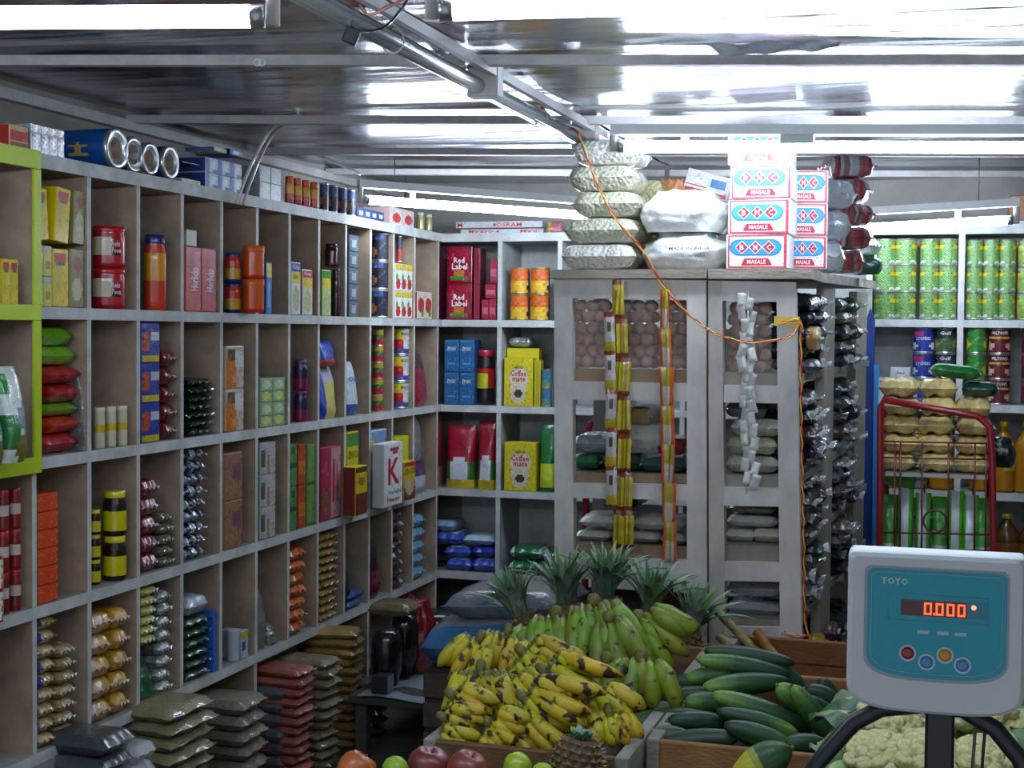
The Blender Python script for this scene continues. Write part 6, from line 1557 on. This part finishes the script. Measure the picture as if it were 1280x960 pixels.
mk('post', MB().box(-.019+.0105, .022+.0, .012, .05, .04, cz-hb*.9, (24,26,28), .003), satin, sc_e)
mk('base_plate', MB().box(-.2, .2, -.15, .25, 0, .04, (60,62,64), .004), satin, sc_e)
hp = [Q(1020, 985, .03), Q(1045, 950, .03), Q(1075, 912, .03), Q(1110, 890, .03), Q(1160, 881, .03), Q(1210, 883, .03), Q(1250, 905, .03), Q(1280, 940, .03), Q(1300, 985, .03)]
HPa = [Vector(p) for p in hp]; lo1 = HPa[0].copy(); lo1.z = .04; lo2 = HPa[-1].copy(); lo2.z = .04; lo1.x = -.17; lo2.x = .17
mk('hoop', MB().tube([lo1]+HPa+[lo2], .0098, (34,38,44), 12), satin, sc_e)
for dx in (.045, .055):
    mk('cable', MB().tube([Vector((.03, .045, cz-hb*.8)), Vector((dx, .05, cz-hb*1.2)), Vector((dx-.01, .055, cz-.3)), Vector((dx-.03, .05, .06))], .0018, (24,24,28) if dx > .05 else (90,90,100), 6), satin, sc_e)

# ================================================================ CEILING PIPE, WIRES AND CABLES
px_ = -1.125
pp = empty('steel_pipe', (px_, 1.6, 2.10)); tag(pp, 'bare steel pipe running under the ceiling towards the racks', 'pipe')
gal = mat('galvanised', (200,204,208), rough=.22, metal=.85)
mk('pipe', MB().tube([(0, 0, 0), (0, 4.52-1.6, 0)], .021, (200,204,208), 16), gal, pp)
mk('angle_iron', MB().box(.034, .05, 0, 4.52-1.6, .022, .045, (176,176,174)), satin, pp)
for y in (1.75, 2.75): mk('bracket', MB().box(-.026, .052, y, y+.05, -.027, .055, (170,164,156), .003), satin, pp)
mk('end_socket', MB().lathe([(.03, -.085), (.034, -.08), (.034, -.055), (.028, -.05), (.028, .05)], (170,140,110), 16), satin, pp, (0, 4.47-1.6, 0))
for y in (1.2, 2.3): mk('wire_tie', MB().tube([Vector((.025*math.cos(2*PI*i/12), y, .025*math.sin(2*PI*i/12))) for i in range(13)], .002, (150,150,150), 5), ink, pp)
def cable(pts, r, col, label, name='cable', cat='cable', seg=6):
    P = [Vector(p) for p in pts]; out = []; n = len(P)
    for i in range(n-1):
        p0, p1, p2, p3 = P[max(0, i-1)], P[i], P[i+1], P[min(n-1, i+2)]
        for k in range(8):
            t = k/8; out.append(.5*((2*p1)+(p2-p0)*t+(2*p0-5*p1+4*p2-p3)*t*t+(3*p1-p0-3*p2+p3)*t**3))
    out.append(P[-1])
    return tag(mk(name, MB().tube([p-P[0] for p in out], r, col, seg), plast, loc=P[0]), label, cat)
cable([at(470,28,Y=2.9), at(500,62,Y=3.1), at(530,85,Y=3.35), at(585,92,Y=3.75), at(600,96,Y=3.8)], .004, (200,80,50), 'orange wire slung beside the pipe')
cable([at(480,30,Y=2.9), at(515,66,Y=3.15), at(560,88,Y=3.5), at(600,97,Y=3.8), at(640,120,Y=4.0), at(690,150,Y=4.2), at(720,160,Y=4.35)], .004, (190,190,190), 'grey wire following the underside of the pipe')
cable([at(670,133,Y=4.15), at(690,152,Y=4.2), at(712,160,Y=4.2), at(718,170,Y=4.18)], .003, (150,40,50), 'dark red wires hanging at the pipe end')
cable([at(600,98,Y=3.75), at(597,115,Y=3.75), at(603,126,Y=3.75), at(611,118,Y=3.75), at(610,100,Y=3.75)], .003, (50,44,46), 'black wire loop hanging from the pipe bracket')
cable([at(400,2,Y=2.55), at(440,6,Y=2.6), at(470,2,Y=2.65)], .011, (140,100,84), 'thick brown cable bundle at the top near the pipe')
cable([at(420,8,Y=2.55), at(424,30,Y=2.55), at(440,42,Y=2.55), at(470,38,Y=2.6), at(490,18,Y=2.65), at(500,2,Y=2.65)], .003, (40,36,40), 'black wire looping below the brown bundle')
cable([at(440,8,Y=2.58), at(452,22,Y=2.6), at(476,12,Y=2.62), at(496,2,Y=2.66)], .003, (170,110,90), 'thin brown wire looping below the bundle')
tag(mk('wire_connector', MB().box(-.014, .014, -.01, .01, -.02, .012, (34,30,34), .003), plast, loc=at(432,47,Y=2.55), rot=(0, .4, .3)), 'small black connector dangling from the wires', 'connector')
cable([at(292,262,X=LX+.012), at(300,235,X=LX+.03), at(312,205,X=LX+.04), at(330,172,X=LX+.06), at(352,154,Y=4.05), at(380,150,Y=4.2), at(450,156,Y=4.6), at(640,158,Y=4.75)], .0055, (206,200,190), 'thick white cable arching from the shelf to the ceiling')
cable([at(300,262,X=LX+.012), at(307,238,X=LX+.02), at(318,208,X=LX+.03), at(334,176,X=LX+.05), at(354,157,Y=4.1)], .005, (190,184,172), 'second white cable beside the arching one')
cable([at(340,184,Y=4.9), at(380,194,Y=4.95), at(420,210,Y=4.98), at(446,222,Y=5.0)], .006, (210,210,206), 'white cable feeding the corner tube light')
for px, py, Y, lab in ((314, 84, 3.08, 'left of two small white cable clips on the batten'), (320, 84, 3.08, 'right of two small white cable clips on the batten')):
    c = at(px, py, Y=Y); tag(mk('cable_clip', MB().tube([Vector((.008*math.cos(2*PI*i/12), 0, .008*math.sin(2*PI*i/12))) for i in range(13)], .002, (220,220,220), 5), plast, loc=c), lab, 'clip')
# torn silver foil hanging from the ceiling at the right
P_ = [at(x, y, Y=Y) for x, y, Y in ((872,50,3.0), (905,45,3.0), (985,42,3.0), (1043,42,3.0), (1040,52,3.02), (985,60,3.05), (930,68,3.05), (895,66,3.03))]
c = sum(P_, Vector())/8
q = MB(); N_ = 12
q.grid(lambda u, v: tuple((P_[0].lerp(P_[3], u)).lerp(P_[7].lerp(P_[4], u), v)+Vector((0, .006*math.sin(u*9), .003*math.sin(u*17+v*4)))), 20, 5, (190,196,204))
mk('foil_flap', q, foil, cl)['label'] = 'torn silver foil flap'
q = MB(); c = at(1272, 243, Y=BY+.2)
tag(mk('cardboard_sheet', MB().box(c.x-.05, c.x+.25, BY+.02, BY+.26, RZT+.052, RZT+.15, (150,110,80), .003), card), 'brown cardboard box on top of the right shelf', 'box')
